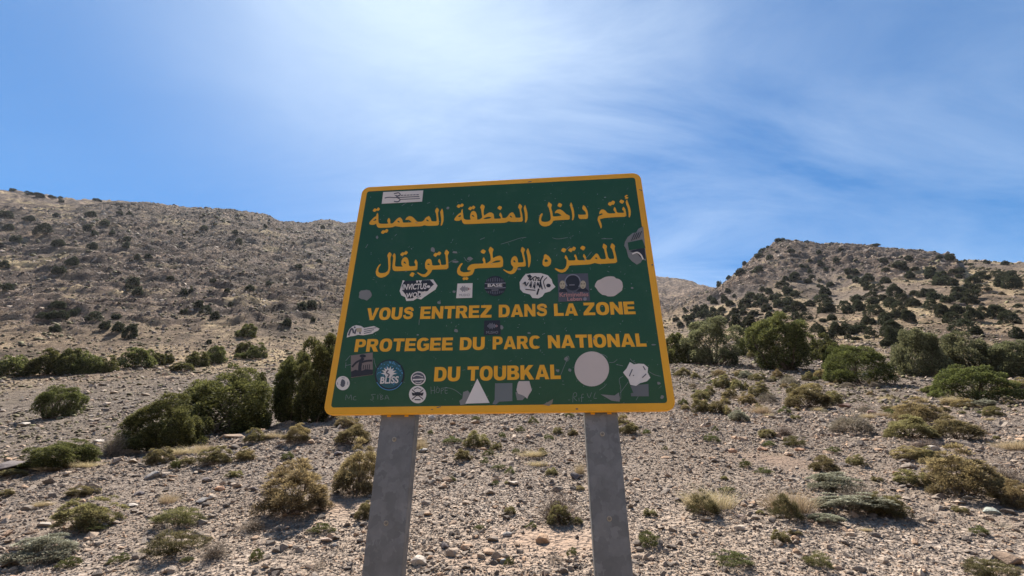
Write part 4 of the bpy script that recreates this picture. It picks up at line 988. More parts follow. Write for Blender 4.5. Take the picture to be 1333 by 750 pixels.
def place_stone(px, py, w, h, me, label, group=None, mat=None, emb=.3):
    a, l = hit(px, py); p = ground_pt(a, l); wm = px_size(p, w); hm = px_size(p, h); l2 = math.log(math.exp(l) + .35 * wm); p = ground_pt(a, l2)
    o = obj('stone', me); o.location = (p.x, p.y, p.z + hm * .22)
    o.scale = (wm * 1.0, wm * .95, hm * 1.75); o.rotation_euler = (random.uniform(.05, .35), random.uniform(-.12, .12), random.uniform(-.5, .5) + (math.pi if random.random() < .5 else 0))
    return tag(o, label, 'stone', group)
mcache = {}
for i, ln in enumerate(SNAMED.split('\n')):
    px, py, w, h, lab = ln.split(' ', 4); m = smat(lab); key = (i % 8, m.name)
    if key not in mcache:
        mm = rocks_big[i % 8].copy(); mm.materials[0] = m; mcache[key] = mm
    place_stone(float(px), float(py), float(w), float(h), mcache[key], lab)
gs = random.Random(5); near_st, far_st = [], []
while len(near_st) < 225:
    px = gs.uniform(-5, 1338); py = 560 + 195 * gs.random() ** .8
    if 490 < px < 545 or 755 < px < 826: continue
    if px < 300 and py < 610: continue
    if px > 800 and gs.random() < .35: continue
    w = min(8 + 5 * gs.random() + 9 * gs.random() ** 5, 22) * (.7 + .5 * (py - 560) / 190); near_st.append((px, py, w, w * gs.uniform(.42, .66)))
def reg_stone(px, py, w, h):
    where = 'far left' if px < 130 else 'left' if px < 330 else 'left of the left post' if px < 500 else 'between the posts' if px < 770 else 'right of the right post' if px < 990 else 'right' if px < 1180 else 'far right'
    lev = 'high up' if py < 610 else 'midway' if py < 665 else 'low down' if py < 710 else 'at the bottom'
    return ('small stone' if w < 9 else 'stone' if w < 12 else 'big stone'), '%s %s' % (lev, where if ' ' in where else 'on the ' + where)
for it, lab in zip(near_st, ordered(near_st, reg_stone)): place_stone(*it, rocks_big[gs.randrange(8)], lab, 'loose angular stones on the gravel slope')
while len(far_st) < 60:
    px = gs.uniform(0, 345); py = gs.uniform(492, 585)
    if py > 600 - px * .12: continue
    w = 5 + 7 * gs.random() ** 2; far_st.append((px, py, w, w * .45))
for it, lab in zip(far_st, ordered(far_st, lambda px, py, w, h: ('small block' if w < 8 else 'block', ('high' if py < 525 else 'low') + ' on far scree ' + ('left of' if px < 90 else 'right of') + ' leaning juniper'))):
    place_stone(*it, rocks_big[gs.randrange(8)], lab, 'blocks on the far left scree')
# ---------------------------------------------------------------- the sign
def paint(name, col, rough=.38, wear=True, spec=.5):
    m, t, o = newmat(name); tcn = t.nodes.new('ShaderNodeTexCoord'); P = tcn.outputs['Object']
    n = noise(t, P, 3.5, 6, .6); n2 = noise(t, P, 160, 3, .6)
    c = mixrgb(t, 1.0, col, ramp(t, n, [(.3, (.88, .88, .88)), (.7, (1.08, 1.06, 1.04))]), 'MULTIPLY')
    if wear:
        dust = ramp(t, noise(t, P, 7, 8, .7), [(.52, (0, 0, 0)), (.8, (.09, .09, .09))]); c = mixrgb(t, dust, c, (.30, .29, .26))
        chip = ramp(t, noise(t, P, 95, 2, .5), [(.745, (0, 0, 0)), (.765, (.65, .65, .65))]); c = mixrgb(t, chip, c, (.34, .33, .33))
    principled(t, o, c, rough, spec, nrm=bumpn(t, n2, .08, .002)); return m
def galv():
    m, t, o = newmat('galvanised_steel'); tcn = t.nodes.new('ShaderNodeTexCoord'); P = tcn.outputs['Object']
    s = t.nodes.new('ShaderNodeSeparateColor'); t.links.new(voro(t, mixrgb(t, .06, P, noise(t, P, 30, 2, out=1)), 34), s.inputs[0])
    c = ramp(t, math_(t, 'ADD', math_(t, 'MULTIPLY', s.outputs[0], .26), math_(t, 'MULTIPLY', noise(t, P, 9, 7, .65), .74)), [(.3, (.15, .152, .15)), (.5, (.195, .197, .195)), (.7, (.25, .252, .248))])
    st = ramp(t, noise(t, P, 16, 5, .7), [(.64, (0, 0, 0)), (.72, (.35, .35, .35))]); c = mixrgb(t, st, c, (.36, .345, .32))
    mpn = t.nodes.new('ShaderNodeMapping'); mpn.inputs['Scale'].default_value = (60, 60, 1.6); t.links.new(P, mpn.inputs[0])
    c = mixrgb(t, ramp(t, noise(t, mpn.outputs[0], 1.0, 6, .6), [(.55, (0, 0, 0)), (.78, (.28, .28, .28))]), c, (.11, .105, .095))
    mq = t.nodes.new('ShaderNodeMapping'); mq.inputs['Scale'].default_value = (3, 3, 26); mq.inputs['Rotation'].default_value = (0, R(35), 0); t.links.new(P, mq.inputs[0])
    c = mixrgb(t, ramp(t, noise(t, mq.outputs[0], 2.2, 8, .75), [(.66, (0, 0, 0)), (.70, (.5, .5, .5))]), c, (.42, .41, .39))
    principled(t, o, c, .52, .4, .35, nrm=bumpn(t, noise(t, P, 60, 4), .12, .003)); return m
GREEN = paint('green_paint', (.015, .080, .022), .36)
ORANGE = paint('orange_paint', (.92, .435, .012), .45)
STEEL = galv()
BARE = paint('scraped_metal', (.235, .23, .215), .5, False)
WHITE = paint('white_sticker', (.80, .74, .68), .5, True)
PALE = paint('pale_sticker', (.62, .54, .49), .6, True)
BLACK = paint('black_print', (.022, .022, .028), .5, False)
DARK = paint('dark_grey_print', (.10, .10, .12), .5, False)
MIDG = paint('grey_print', (.26, .26, .29), .5, False)
BLUE = paint('blue_print', (.10, .32, .55), .5, False)
PINK = paint('pink_print', (.50, .26, .24), .5, False)
SKIN = paint('cream_print', (.52, .44, .30), .5, False)
BROWN = paint('brown_print', (.24, .19, .17), .6, False)
BOLT = paint('bolt_metal', (.42, .38, .31), .4, False)
NUT = paint('bolt_core', (.20, .18, .15), .5, False)
BOLT.node_tree.nodes['Principled BSDF'].inputs['Metallic'].default_value = .6

Uv = np.array([7477., -617., 0]); Uv /= np.linalg.norm(Uv); Nv = np.array([Uv[1], -Uv[0], 0])      # Nv points to the camera side
d0 = pyray(650, 390); P0 = np.array([0, 0, EYE]) + d0 / math.hypot(d0[0], d0[1]) * 1.70
base_a = math.atan2(P0[0], P0[1]); base = ground_pt(base_a, math.log(1.70))
ORG = np.array([P0[0], P0[1], base.z])
def on(px, py, off=0.0):
    """photo pixel -> (u, v) on the sign's plane (off = distance of the plane towards the viewer)"""
    d = pyray(px, py); o = np.array([0, 0, EYE]); pl = P0 + Nv * off; k_ = np.dot(pl - o, Nv) / np.dot(d, Nv); p = o + d * k_ - ORG
    return float(p @ Uv), float(p[2])
sign = empty('park_sign', tuple(ORG), math.atan2(Uv[1], Uv[0]))
tag(sign, 'green and orange bilingual park notice on two galvanised steel posts, covered in stickers', 'sign')

_nudge = [0]
def prism(shapes, off0, off1, bev=0):
    """shapes: [(outer, [holes])] in (u, v); a thin solid from off0 to off1 towards the viewer"""
    V, Fc = [], []
    si = -1
    for outer, holes in shapes:
        si += len(outer) != 4
        loops = [outer] + list(holes); flat = [p for l in loops for p in l]; o1 = off1 + (si % 6) * .00003
        tris = tessellate_polygon([[Vector((p[0], p[1], 0)) for p in l] for l in loops])
        b = len(V); n = len(flat)
        V += [(p[0], -o1, p[1]) for p in flat] + [(p[0], -off0, p[1]) for p in flat]
        for t3 in tris:
            a_, b_, c_ = [flat[i] for i in t3]; ar = (b_[0] - a_[0]) * (c_[1] - a_[1]) - (b_[1] - a_[1]) * (c_[0] - a_[0])
            Fc.append([b + i for i in (t3 if ar > 0 else t3[::-1])])
        s = b
        for l in loops:
            m = len(l)
            for i in range(m): j = (i + 1) % m; Fc.append([s + i, s + j, s + j + n]); Fc.append([s + i, s + j + n, s + i + n])
            s += m
    return V, Fc
def solid(name, shapes, off0, off1, mat, parent=None, label=None):
    V, Fc = prism(shapes, off0, off1); me = bpy.data.meshes.new(name); me.from_pydata(V, [], Fc); me.materials.append(mat); me.update()
    o = obj(name, me, parent or sign)
    if label: o['label'] = label
    return o
def P2(pts): return [on(*p) for p in pts]
def rrect(u0, v0, u1, v1, r, n=8):
    out = []
    for cx_, cy_, a0 in ((u1 - r, v1 - r, 0), (u0 + r, v1 - r, 90), (u0 + r, v0 + r, 180), (u1 - r, v0 + r, 270)):
        for i in range(n + 1): a = R(a0 + 90 * i / n); out.append((cx_ + r * math.cos(a), cy_ + r * math.sin(a)))
    return out
TL, TR, BL_, BR_ = on(471.6, 243.6), on(833.5, 224.4), on(420, 540.6), on(881, 534.9)
u0, u1 = (TL[0] + BL_[0]) / 2, (TR[0] + BR_[0]) / 2; v0, v1 = (BL_[1] + BR_[1]) / 2, (TL[1] + TR[1]) / 2
print('SIGN', TL, TR, BL_, BR_, 'w', u1 - u0, 'h', v1 - v0, 'base', base)
outer = rrect(u0, v0, u1, v1, .038)
BW = .0288
inner = rrect(u0 + BW, v0 + BW, u1 - BW, v1 - BW, .012, 4)
# body with rounded rim, as a lofted shell
rings = [(.000, -.022), (-.0015, -.024), (.0, -.004), (.0012, -.0015), (.004, 0.0)]
def inset(loop, d):
    c_ = ((u0 + u1) / 2, (v0 + v1) / 2); return [(p[0] - math.copysign(min(d, abs(p[0] - c_[0])), p[0] - c_[0]), p[1] - math.copysign(min(d, abs(p[1] - c_[1])), p[1] - c_[1])) for p in loop]
V, Fc = [], []; n = len(outer)
prof = [(.014, -.024), (.003, -.024), (0, -.021), (0, -.004), (.0012, -.0015), (.004, 0.0)]
for d_, o_ in prof: V += [(p[0], -o_, p[1]) for p in inset(outer, d_)]
for k_ in range(len(prof) - 1):
    for i in range(n): j = (i + 1) % n; Fc.append((k_ * n + i, k_ * n + j, (k_ + 1) * n + j, (k_ + 1) * n + i))
Fc.append([5 * n + i for i in range(n)]); Fc.append([i for i in range(n)][::-1])
me = bpy.data.meshes.new('panel'); me.from_pydata(V, [], Fc); me.materials.append(GREEN); me.materials.append(ORANGE)
for p in me.polygons: p.material_index = 1 if len(p.vertices) == 4 and p.index >= n * 2 else 0
me.update(); panel = obj('panel', me, sign)
solid('border', [(inset(outer, .0042), [inner[::-1]])], .0001, .0005, ORANGE)

# ------------------------------------------------ Arabic lettering, traced as drawn
def tr(ox, oy, s, pts): return P2([(ox + x / s, oy + y / s) for x, y in pts])
def smooth(pts, it=1):
    """one round of corner cutting, kept light so that nib corners stay"""
    for _ in range(it):
        q = []
        for i in range(len(pts)):
            a, b = pts[i], pts[(i + 1) % len(pts)]
            q += [(a[0] * .82 + b[0] * .18, a[1] * .82 + b[1] * .18), (a[0] * .18 + b[0] * .82, a[1] * .18 + b[1] * .82)]
        pts = q
    return pts
def word(line, ox, oy, s, shapes):
    for o_, hs in shapes: line.append((smooth(tr(ox, oy, s, o_)), [smooth(tr(ox, oy, s, h_)) for h_ in hs]))
L1, L2 = [], []
word(L1, 475, 255, 12.118, [
 ([(1135,182),(1175,222),(1152,268),(1168,400),(1166,466),(1060,474),(985,474),(935,463),(900,480),(700,487),(590,494),(520,485),(480,478),(430,498),(225,508),(195,490),(183,455),(180,438),(150,455),(100,460),(68,445),(75,415),(100,385),(150,335),(178,322),(185,290),(203,266),(212,300),(214,400),(218,425),(245,442),(345,442),(372,435),(352,400),(360,370),(380,345),(400,375),(400,440),(440,436),(475,400),(500,370),(535,345),(560,340),(590,375),(600,425),(680,422),(745,418),(700,382),(670,378),(635,380),(660,340),(705,318),(750,330),(790,370),(830,412),(900,408),(935,385),(955,350),(1000,322),(1020,325),(1040,360),(1052,402),(1135,404),(1130,330),(1120,270),(1105,240)],
  [[(958,382),(985,372),(1015,402),(985,400)], [(510,398),(530,390),(555,420),(525,418)], [(130,388),(170,362),(182,370),(178,388),(140,398)]]),
 ([(1220,198),(1235,245),(1242,330),(1240,400),(1215,470),(1195,470),(1195,460),(1205,400),(1198,320),(1188,255),(1200,230)], []),
 ([(120,235),(155,195),(185,215),(212,180),(242,208),(212,240),(185,230),(152,258)], []), ([(248,580),(285,540),(312,550),(345,520),(375,545),(345,585),(318,578),(285,605)], [])])
word(L1, 585, 250, 12.118, [
 ([(1105,182),(1152,225),(1130,275),(1150,350),(1162,468),(1060,472),(980,473),(935,460),(905,478),(860,488),(600,494),(300,508),(230,506),(205,480),(190,430),(160,455),(100,455),(75,442),(85,415),(120,370),(160,335),(185,325),(190,290),(205,265),(212,300),(222,400),(230,425),(265,440),(340,438),(325,400),(330,350),(350,310),(385,298),(415,315),(435,360),(440,440),(480,432),(520,405),(510,340),(500,270),(483,245),(510,190),(562,225),(545,275),(540,340),(548,375),(590,345),(640,322),(675,328),(698,350),(705,390),(705,425),(820,420),(800,385),(785,370),(795,335),(808,325),(830,365),(835,412),(890,410),(920,385),(945,345),(985,320),(1010,328),(1035,370),(1045,408),(1130,405),(1115,330),(1105,270),(1080,245)],
  [[(948,378),(970,372),(995,404),(965,400)], [(530,430),(570,402),(620,390),(665,400),(650,415),(600,425)], [(350,370),(370,360),(402,394),(370,390)], [(135,388),(170,362),(182,368),(180,390),(145,396)]]),
 ([(752,255),(790,215),(835,240),(805,292)], []), ([(292,268),(325,230),(352,240),(378,213),(413,238),(385,275),(358,265),(330,293)], []), ([(110,228),(145,192),(172,205),(200,178),(232,205),(200,240),(178,230),(148,257)], []),
 ([(1195,200),(1210,250),(1232,330),(1235,420),(1210,485),(1190,480),(1195,420),(1188,330),(1170,255),(1180,230)], [])])
word(L1, 690, 245, 13.643, [
 ([(335,242),(345,258),(393,292),(372,350),(400,440),(405,505),(480,502),(565,488),(530,460),(490,440),(437,446),(450,410),(485,382),(530,375),(580,400),(640,460),(705,490),(705,560),(560,566),(415,575),(395,620),(340,668),(270,683),(210,672),(170,635),(157,580),(165,510),(190,460),(210,447),(228,455),(210,500),(195,550),(205,590),(250,602),(310,598),(355,575),(370,540),(365,480),(350,410),(330,345),(312,320),(312,290)], []),
 ([(515,260),(575,290),(545,348),(480,318)], []), ([(730,252),(748,290),(780,400),(788,500),(765,572),(742,570),(750,500),(740,410),(718,340),(706,300),(715,270)], [])])
word(L1, 750, 245, 13.638, [
 ([(125,300),(165,330),(200,400),(212,470),(207,548),(60,550),(38,510),(38,462),(55,475),(170,472),(175,450),(155,410),(112,375),(108,350)], []),
 ([(838,330),(870,365),(885,430),(893,508),(700,515),(520,528),(430,548),(420,560),(445,620),(458,680),(442,722),(430,700),(405,630),(380,570),(382,530),(400,495),(440,480),(480,462),(450,445),(408,468),(415,420),(440,385),(475,375),(515,395),(565,450),(700,448),(685,415),(662,390),(670,350),(682,335),(705,365),(725,440),(855,440),(840,400),(815,385),(825,350)], []),
 ([(762,245),(795,200),(858,232),(822,282)], []), ([(558,285),(590,245),(620,250),(650,218),(695,245),(665,297),(635,290),(605,322)], []),
 ([(903,200),(920,250),(955,340),(972,420),(965,490),(945,525),(930,510),(932,430),(915,350),(885,280),(880,250),(890,215)], []),
 ([(858,150),(890,120),(918,125),(915,140),(895,140),(890,155),(928,165),(925,182),(870,195),(865,185),(885,175),(862,160)], [])])
word(L2, 480, 315, 12.118, [
 ([(1220,115),(1272,165),(1245,210),(1255,300),(1258,430),(1100,435),(1000,438),(990,470),(950,520),(900,555),(850,552),(800,520),(758,485),(775,480),(830,508),(880,512),(915,485),(935,450),(900,425),(888,390),(890,330),(910,285),(950,265),(985,280),(998,330),(1002,375),(1130,368),(1115,330),(1092,310),(1100,280),(1115,265),(1135,305),(1140,365),(1222,362),(1218,290),(1210,205),(1192,180)], [[(920,350),(945,338),(968,364),(935,364)]]),
 ([(1015,210),(1050,170),(1080,180),(1112,148),(1148,172),(1118,215),(1085,205),(1055,242)], []),
 ([(745,275),(770,320),(770,380),(765,448),(600,455),(410,463),(380,440),(372,390),(380,310),(390,250),(375,220),(405,172),(425,210),(425,270),(415,350),(420,390),(545,392),(515,360),(515,310),(535,260),(575,238),(610,250),(630,300),(635,388),(740,380),(735,345),(720,325),(730,290)], [[(546,315),(570,308),(596,348),(560,338)]]),
 ([(493,202),(530,162),(560,170),(588,140),(622,165),(590,205),(562,198),(530,230)], []), ([(678,475),(730,495),(695,558),(640,530)], []),
 ([(328,155),(365,195),(342,250),(345,350),(340,440),(320,500),(270,545),(200,567),(150,555),(115,520),(110,470),(130,410),(165,360),(190,348),(190,360),(160,405),(148,450),(160,485),(200,495),(260,488),(300,460),(312,420),(308,340),(305,255),(290,215)], [])])
word(L2, 590, 315, 12.118, [
 ([(1180,95),(1200,150),(1225,230),(1222,320),(1200,400),(1182,402),(1180,320),(1170,220),(1152,150),(1165,120)], []),
 ([(1085,72),(1138,120),(1112,170),(1130,250),(1145,330),(1145,388),(1020,392),(1010,430),(970,490),(915,512),(860,495),(785,440),(795,430),(850,458),(900,465),(935,440),(950,395),(915,360),(908,310),(925,250),(970,220),(1000,235),(1020,280),(1020,328),(1115,322),(1095,230),(1080,170),(1062,140)], [[(943,302),(962,283),(988,320),(965,324)]]),
 ([(585,72),(640,115),(620,170),(625,260),(680,230),(740,215),(775,240),(788,300),(783,402),(600,408),(340,418),(330,460),(300,520),(220,547),(140,545),(80,520),(58,475),(70,410),(110,350),(140,332),(150,345),(120,385),(105,430),(120,465),(170,482),(240,475),(290,455),(225,445),(220,420),(250,375),(300,348),(480,342),(475,310),(460,290),(470,255),(482,240),(505,280),(512,345),(550,325),(595,290),(585,200),(570,165),(555,130)], [[(605,332),(660,300),(710,290),(752,295),(730,318),(660,330)]]),
 ([(425,158),(465,115),(518,142),(485,195)], []), ([(142,580),(170,555),(190,562),(218,552),(245,578),(215,605),(190,592),(165,608)], [])])
word(L2, 695, 305, 11.108, [
 ([(165,285),(220,320),(252,370),(245,430),(210,465),(160,470),(125,445),(125,390),(145,340),(142,310)], [[(158,368),(180,360),(212,390),(170,405),(155,395)]]),
 ([(1125,125),(1175,165),(1165,215),(1190,310),(1208,415),(1050,425),(940,430),(880,415),(850,425),(800,437),(650,445),(510,452),(500,490),(450,545),(400,558),(350,540),(298,500),(315,490),(370,512),(420,512),(455,485),(470,445),(475,390),(470,365),(445,345),(450,310),(462,300),(485,335),(498,380),(600,378),(600,340),(578,320),(595,285),(618,320),(632,378),(735,375),(730,345),(708,325),(720,280),(750,320),(760,372),(815,370),(850,330),(900,275),(930,290),(965,362),(1045,360),(1030,280),(1015,215),(990,190),(1005,130),(1060,170),(1045,215),(1080,358),(1165,355),(1150,280),(1130,215),(1102,190)], [[(882,345),(900,332),(924,360),(900,360)]]),
 ([(390,240),(420,195),(472,220),(442,270)], []), ([(490,232),(525,200),(550,205),(575,177),(612,200),(585,242),(560,235),(538,265)], []), ([(665,205),(698,162),(750,188),(718,240)], [])])
for sh in L1 + L2: solid('letter', [sh], .0001, .0005, ORANGE)

# ------------------------------------------------ heavy Latin capitals
def sup(cx_, cy_, rx, ry, a0, a1, n=14, p=2.5):
    out = []
    for i in range(n + 1):
        a = R(a0 + (a1 - a0) * i / n); c_, s_ = math.cos(a), math.sin(a)
        out.append((cx_ + rx * math.copysign(abs(c_) ** (2 / p), c_), cy_ + ry * math.copysign(abs(s_) ** (2 / p), s_)))
    return out
def ribbon(path, th, strip=False):
    pts = []
    for i in range(len(path) - 1):
        p0 = path[max(i - 1, 0)]; p1 = path[i]; p2 = path[i + 1]; p3 = path[min(i + 2, len(path) - 1)]
        for k_ in range(4):
            t = k_ / 4; pts.append(tuple(.5 * (2 * p1[c_] + (p2[c_] - p0[c_]) * t + (2 * p0[c_] - 5 * p1[c_] + 4 * p2[c_] - p3[c_]) * t * t + (-p0[c_] + 3 * p1[c_] - 3 * p2[c_] + p3[c_]) * t ** 3) for c_ in (0, 1)))
    pts.append(path[-1]); l, r = [], []; m = len(pts)
    for i, p in enumerate(pts):
        a = pts[max(i - 1, 0)]; b = pts[min(i + 1, m - 1)]; dx, dy = b[0] - a[0], b[1] - a[1]; q = math.hypot(dx, dy) or 1
        w = th(i / (m - 1)) / 2 if callable(th) else th / 2; l.append((p[0] - dy / q * w, p[1] + dx / q * w)); r.append((p[0] + dy / q * w, p[1] - dx / q * w))
    if strip: return [[l[i], l[i + 1], r[i + 1], r[i]] for i in range(m - 1)]
    return l + r[::-1]
s_, h_ = .30, .215
def glyph(ch):
    if ch == 'I': return [([(0, 0), (s_, 0), (s_, 1), (0, 1)], [])], s_
    if ch == 'L': return [([(0, 0), (.78, 0), (.78, h_ + .02), (s_, h_ + .02), (s_, 1), (0, 1)], [])], .78
    if ch == 'T': return [([(.29, 0), (.59, 0), (.59, .77), (.88, .77), (.88, 1), (0, 1), (0, .77), (.29, .77)], [])], .88
    if ch == 'E': return [([(0, 0), (.86, 0), (.86, h_), (s_, h_), (s_, .40), (.80, .40), (.80, .60), (s_, .60), (s_, 1 - h_), (.84, 1 - h_), (.84, 1), (0, 1)], [])], .86
    if ch == 'Z': return [([(0, 0), (.9, 0), (.9, h_), (.40, h_), (.89, .80), (.89, 1), (.04, 1), (.04, 1 - h_), (.49, 1 - h_), (0, .20)], [])], .9
    if ch == 'N': return [([(0, 0), (.27, 0), (.27, .55), (.66, 0), (.94, 0), (.94, 1), (.67, 1), (.67, .45), (.28, 1), (0, 1)], [])], .94
    if ch == 'V': return [([(.35, 0), (.69, 0), (1.04, 1), (.74, 1), (.525, .30), (.31, 1), (0, 1)], [])], 1.04
    if ch == 'A': return [([(0, 0), (.30, 0), (.35, .165), (.70, .165), (.75, 0), (1.06, 0), (.70, 1), (.37, 1)], [[(.42, .37), (.63, .37), (.525, .73)]])], 1.06
    if ch == 'K': return [([(0, 0), (s_, 0), (s_, .24), (.42, .38), (.66, 0), (1.04, 0), (.62, .60), (1.0, 1), (.62, 1), (s_, .64), (s_, 1), (0, 1)], [])], 1.04
    if ch == 'O': return [(sup(.5, .5, .5, .52, 0, 360, 32)[:-1], [sup(.5, .5, .20, .30, 0, 360, 24, 2.2)[:-1]])], 1.0
    if ch == 'D': return [([(0, 0)] + sup(.42, .5, .52, .5, -90, 90, 18) + [(0, 1)], [[(s_, h_)] + sup(.42, .5, .22, .5 - h_, -90, 90, 12) + [(s_, 1 - h_)]])], .94
    if ch == 'U': return [([(0, 1)] + sup(.475, .40, .475, .42, 180, 360, 18) + [(.95, 1), (.65, 1)] + sup(.475, .40, .175, .19, 360, 180, 12) + [(s_, 1)], [])], .95
    if ch == 'P': return [([(0, 0), (s_, 0), (s_, .36)] + sup(.48, .68, .38, .32, -90, 90, 14) + [(0, 1)], [[(s_, .55)] + sup(.46, .68, .11, .13, -90, 90, 8) + [(s_, .81)]])], .86
    if ch == 'R': return [([(0, 0), (s_, 0), (s_, .39), (.40, .39), (.62, 0), (.99, 0), (.72, .44)] + sup(.54, .70, .37, .30, -60, 90, 14) + [(0, 1)], [[(s_, .57)] + sup(.50, .69, .11, .12, -90, 90, 8) + [(s_, .81)]])], .97
    if ch == 'B': return [([(0, 0)] + sup(.52, .28, .40, .28, -90, 60, 12) + sup(.50, .755, .37, .245, -50, 90, 12) + [(0, 1)], [[(s_, .19)] + sup(.47, .295, .12, .105, -90, 90, 8) + [(s_, .40)], [(s_, .61)] + sup(.46, .715, .10, .095, -90, 90, 8) + [(s_, .81)]])], .92
    if ch in 'CG':
        c_ = [([(a_[0], a_[1]) for a_ in sup(.5, .5, .5, .52, 38 if ch == 'C' else 38, 318 if ch == 'C' else 300, 26)] + ([(.97, .12)] if ch == 'G' else []) + ([(.97, .56), (.53, .56), (.53, .37), (.70, .37), (.70, .27)] if ch == 'G' else []) + sup(.5, .5, .20, .30, 300 if ch == 'C' else 296, 52, 20, 2.2), [])]
        return c_, .96
    if ch == 'S': return [(q_, []) for q_ in ribbon([(.80, .655), (.73, .83), (.47, .895), (.22, .83), (.175, .70), (.30, .59), (.52, .525), (.72, .44), (.76, .29), (.68, .155), (.45, .105), (.20, .165), (.12, .345)], lambda t: .215 + .055 * math.exp(-((t - .5) / .16) ** 2), True)], .90
def latin(words, gap=.085):
    out = []
    for txt, xa, ya, xb, yb, xt, yt in words:
        a = on(xa, ya); b = on(xb, yb); t_ = on(xt, yt); cap = t_[1] - a[1]; gl = [glyph(c_) for c_ in txt]
        tot = sum(w for _, w in gl) + gap * (len(txt) - 1); sx = (b[0] - a[0]) / tot; dv = (b[1] - a[1]) / (b[0] - a[0]); x = 0
        for shapes, w in gl:
            f = lambda p: (a[0] + (x + p[0]) * sx, a[1] + p[1] * cap + dv * (x + p[0]) * sx)
            out.append([([f(p) for p in o_], [[f(p) for p in h] for h in hs]) for o_, hs in shapes])
            x += w + gap
    return out
for sh in latin([('VOUS', 476.2, 417.0, 537.5, 415.4, 476, 401.4), ('ENTREZ', 546.6, 415.4, 639.8, 413.4, 547.5, 399.4), ('DANS', 649.2, 413.2, 712.5, 411.6, 649.2, 397.0), ('LA', 721.5, 411.5, 752.5, 410.8, 721, 395.6), ('ZONE', 759.8, 410.6, 827.6, 409.0, 759.8, 394.2)]): solid('letter', sh, .0001, .0005, ORANGE)
for sh in latin([('PROTEGEE', 461.0, 458.3, 589.2, 456.2, 462.5, 441.8), ('DU', 598.3, 456.0, 630.8, 455.3, 598.6, 439.4), ('PARC', 641.2, 455.0, 704.0, 453.8, 641.2, 438.4), ('NATIONAL', 713.6, 453.5, 842.0, 451.2, 713.4, 436.6)]): solid('letter', sh, .0001, .0005, ORANGE)
for sh in latin([('DU', 564.8, 496.7, 598.6, 496.0, 566, 478.0), ('TOUBKAL', 608.0, 495.8, 730.2, 493.4, 608.4, 477.2)]): solid('letter', sh, .0001, .0005, ORANGE)

# ------------------------------------------------ stickers
def circ(cx_, cy_, rx, ry=None, n=32, jag=0, seed=0, rot=0):
    g_ = random.Random(seed); ry = ry or rx; out = []
    for i in range(n):
        a = 2 * math.pi * i / n; k_ = 1 + (g_.uniform(-jag, jag) if jag else 0); x, y = rx * k_ * math.cos(a), ry * k_ * math.sin(a); c_, s__ = math.cos(rot), math.sin(rot)
        out.append((cx_ + x * c_ - y * s__, cy_ + x * s__ + y * c_))
    return out
def stroke(path, w): return ribbon([tuple(p) for p in path], w) if len(path) > 2 else _seg(path, w)
def _seg(p, w):
    (a, b), (c_, d_) = p; q = math.hypot(c_ - a, d_ - b) or 1; nx, ny = -(d_ - b) / q * w / 2, (c_ - a) / q * w / 2
    return [(a + nx, b + ny), (c_ + nx, d_ + ny), (c_ - nx, d_ - ny), (a - nx, b - ny)]
def sticker(outline, mat, label=None, holes=(), lay=1):
    return solid('sticker', [(P2(outline), [P2(h) for h in holes])], .0001 + .0003 * (lay - 1), .0007 + .0005 * lay, mat, label=label)
def prnt(parent, polys, mat, lay=2, name='print'):
    V, Fc = prism([(P2(p), []) for p in polys], .0006 + .0004 * lay, .0007 + .0007 * lay)
    me = bpy.data.meshes.new(name); me.from_pydata(V, [], Fc); me.materials.append(mat); me.update(); return obj(name, me, parent)
def text(parent, body, xa, ya, xb, yb, xt, yt, mat, lay=3, bold=.02, shear=0):
    cu = bpy.data.curves.new('t', 'FONT'); cu.body = body; cu.size = 1; cu.offset = bold; cu.shear = shear; cu.resolution_u = 3
    to = bpy.data.objects.new('t', cu); C.objects.link(to); bpy.context.view_layer.update()
    me = bpy.data.meshes.new_from_object(to.evaluated_get(bpy.context.evaluated_depsgraph_get())); bpy.data.objects.remove(to)
    co = np.zeros(len(me.vertices) * 3); me.vertices.foreach_get('co', co); co = co.reshape(-1, 3); lo, hi = co.min(0), co.max(0)
    a = on(xa, ya); b = on(xb, yb); t_ = on(xt, yt); fx = (co[:, 0] - lo[0]) / (hi[0] - lo[0]); fy = (co[:, 1] - lo[1]) / (hi[1] - lo[1])
    u = a[0] + fx * (b[0] - a[0]) + fy * 0; v = a[1] + fx * (b[1] - a[1]) + fy * (t_[1] - a[1])
    me.vertices.foreach_set('co', np.stack([u, np.full_like(u, -(.0007 + .0007 * lay)), v], -1).astype(np.float32).ravel()); me.materials.clear(); me.materials.append(mat); me.name = 'print'; me.update()
    return obj('print', me, parent)
rect = lambda a, b, c_, d_: [a, b, c_, d_]

s = sticker([(499, 250.3), (551, 248.1), (549.5, 262.6), (497, 265.4)], WHITE, 'white rectangular sticker in the top left corner')
prnt(s, [stroke([(501, 258.2), (506, 257.2), (513, 257.5)], 1.1), stroke([(513, 252.6), (519, 251.4), (521, 254), (516, 256.5)], 1.3), stroke([(513, 262.5), (518, 263), (521, 260), (516, 257)], 1.3)] + [_seg([(514 + i * 4, 255.0 - i * .15), (517.2 + i * 4, 254.8 - i * .15)], 1.0) for i in range(8)] + [_seg([(513, 257.6), (546, 256.2)], 1.0), _seg([(520, 260.0), (547, 258.8)], .8)], DARK)
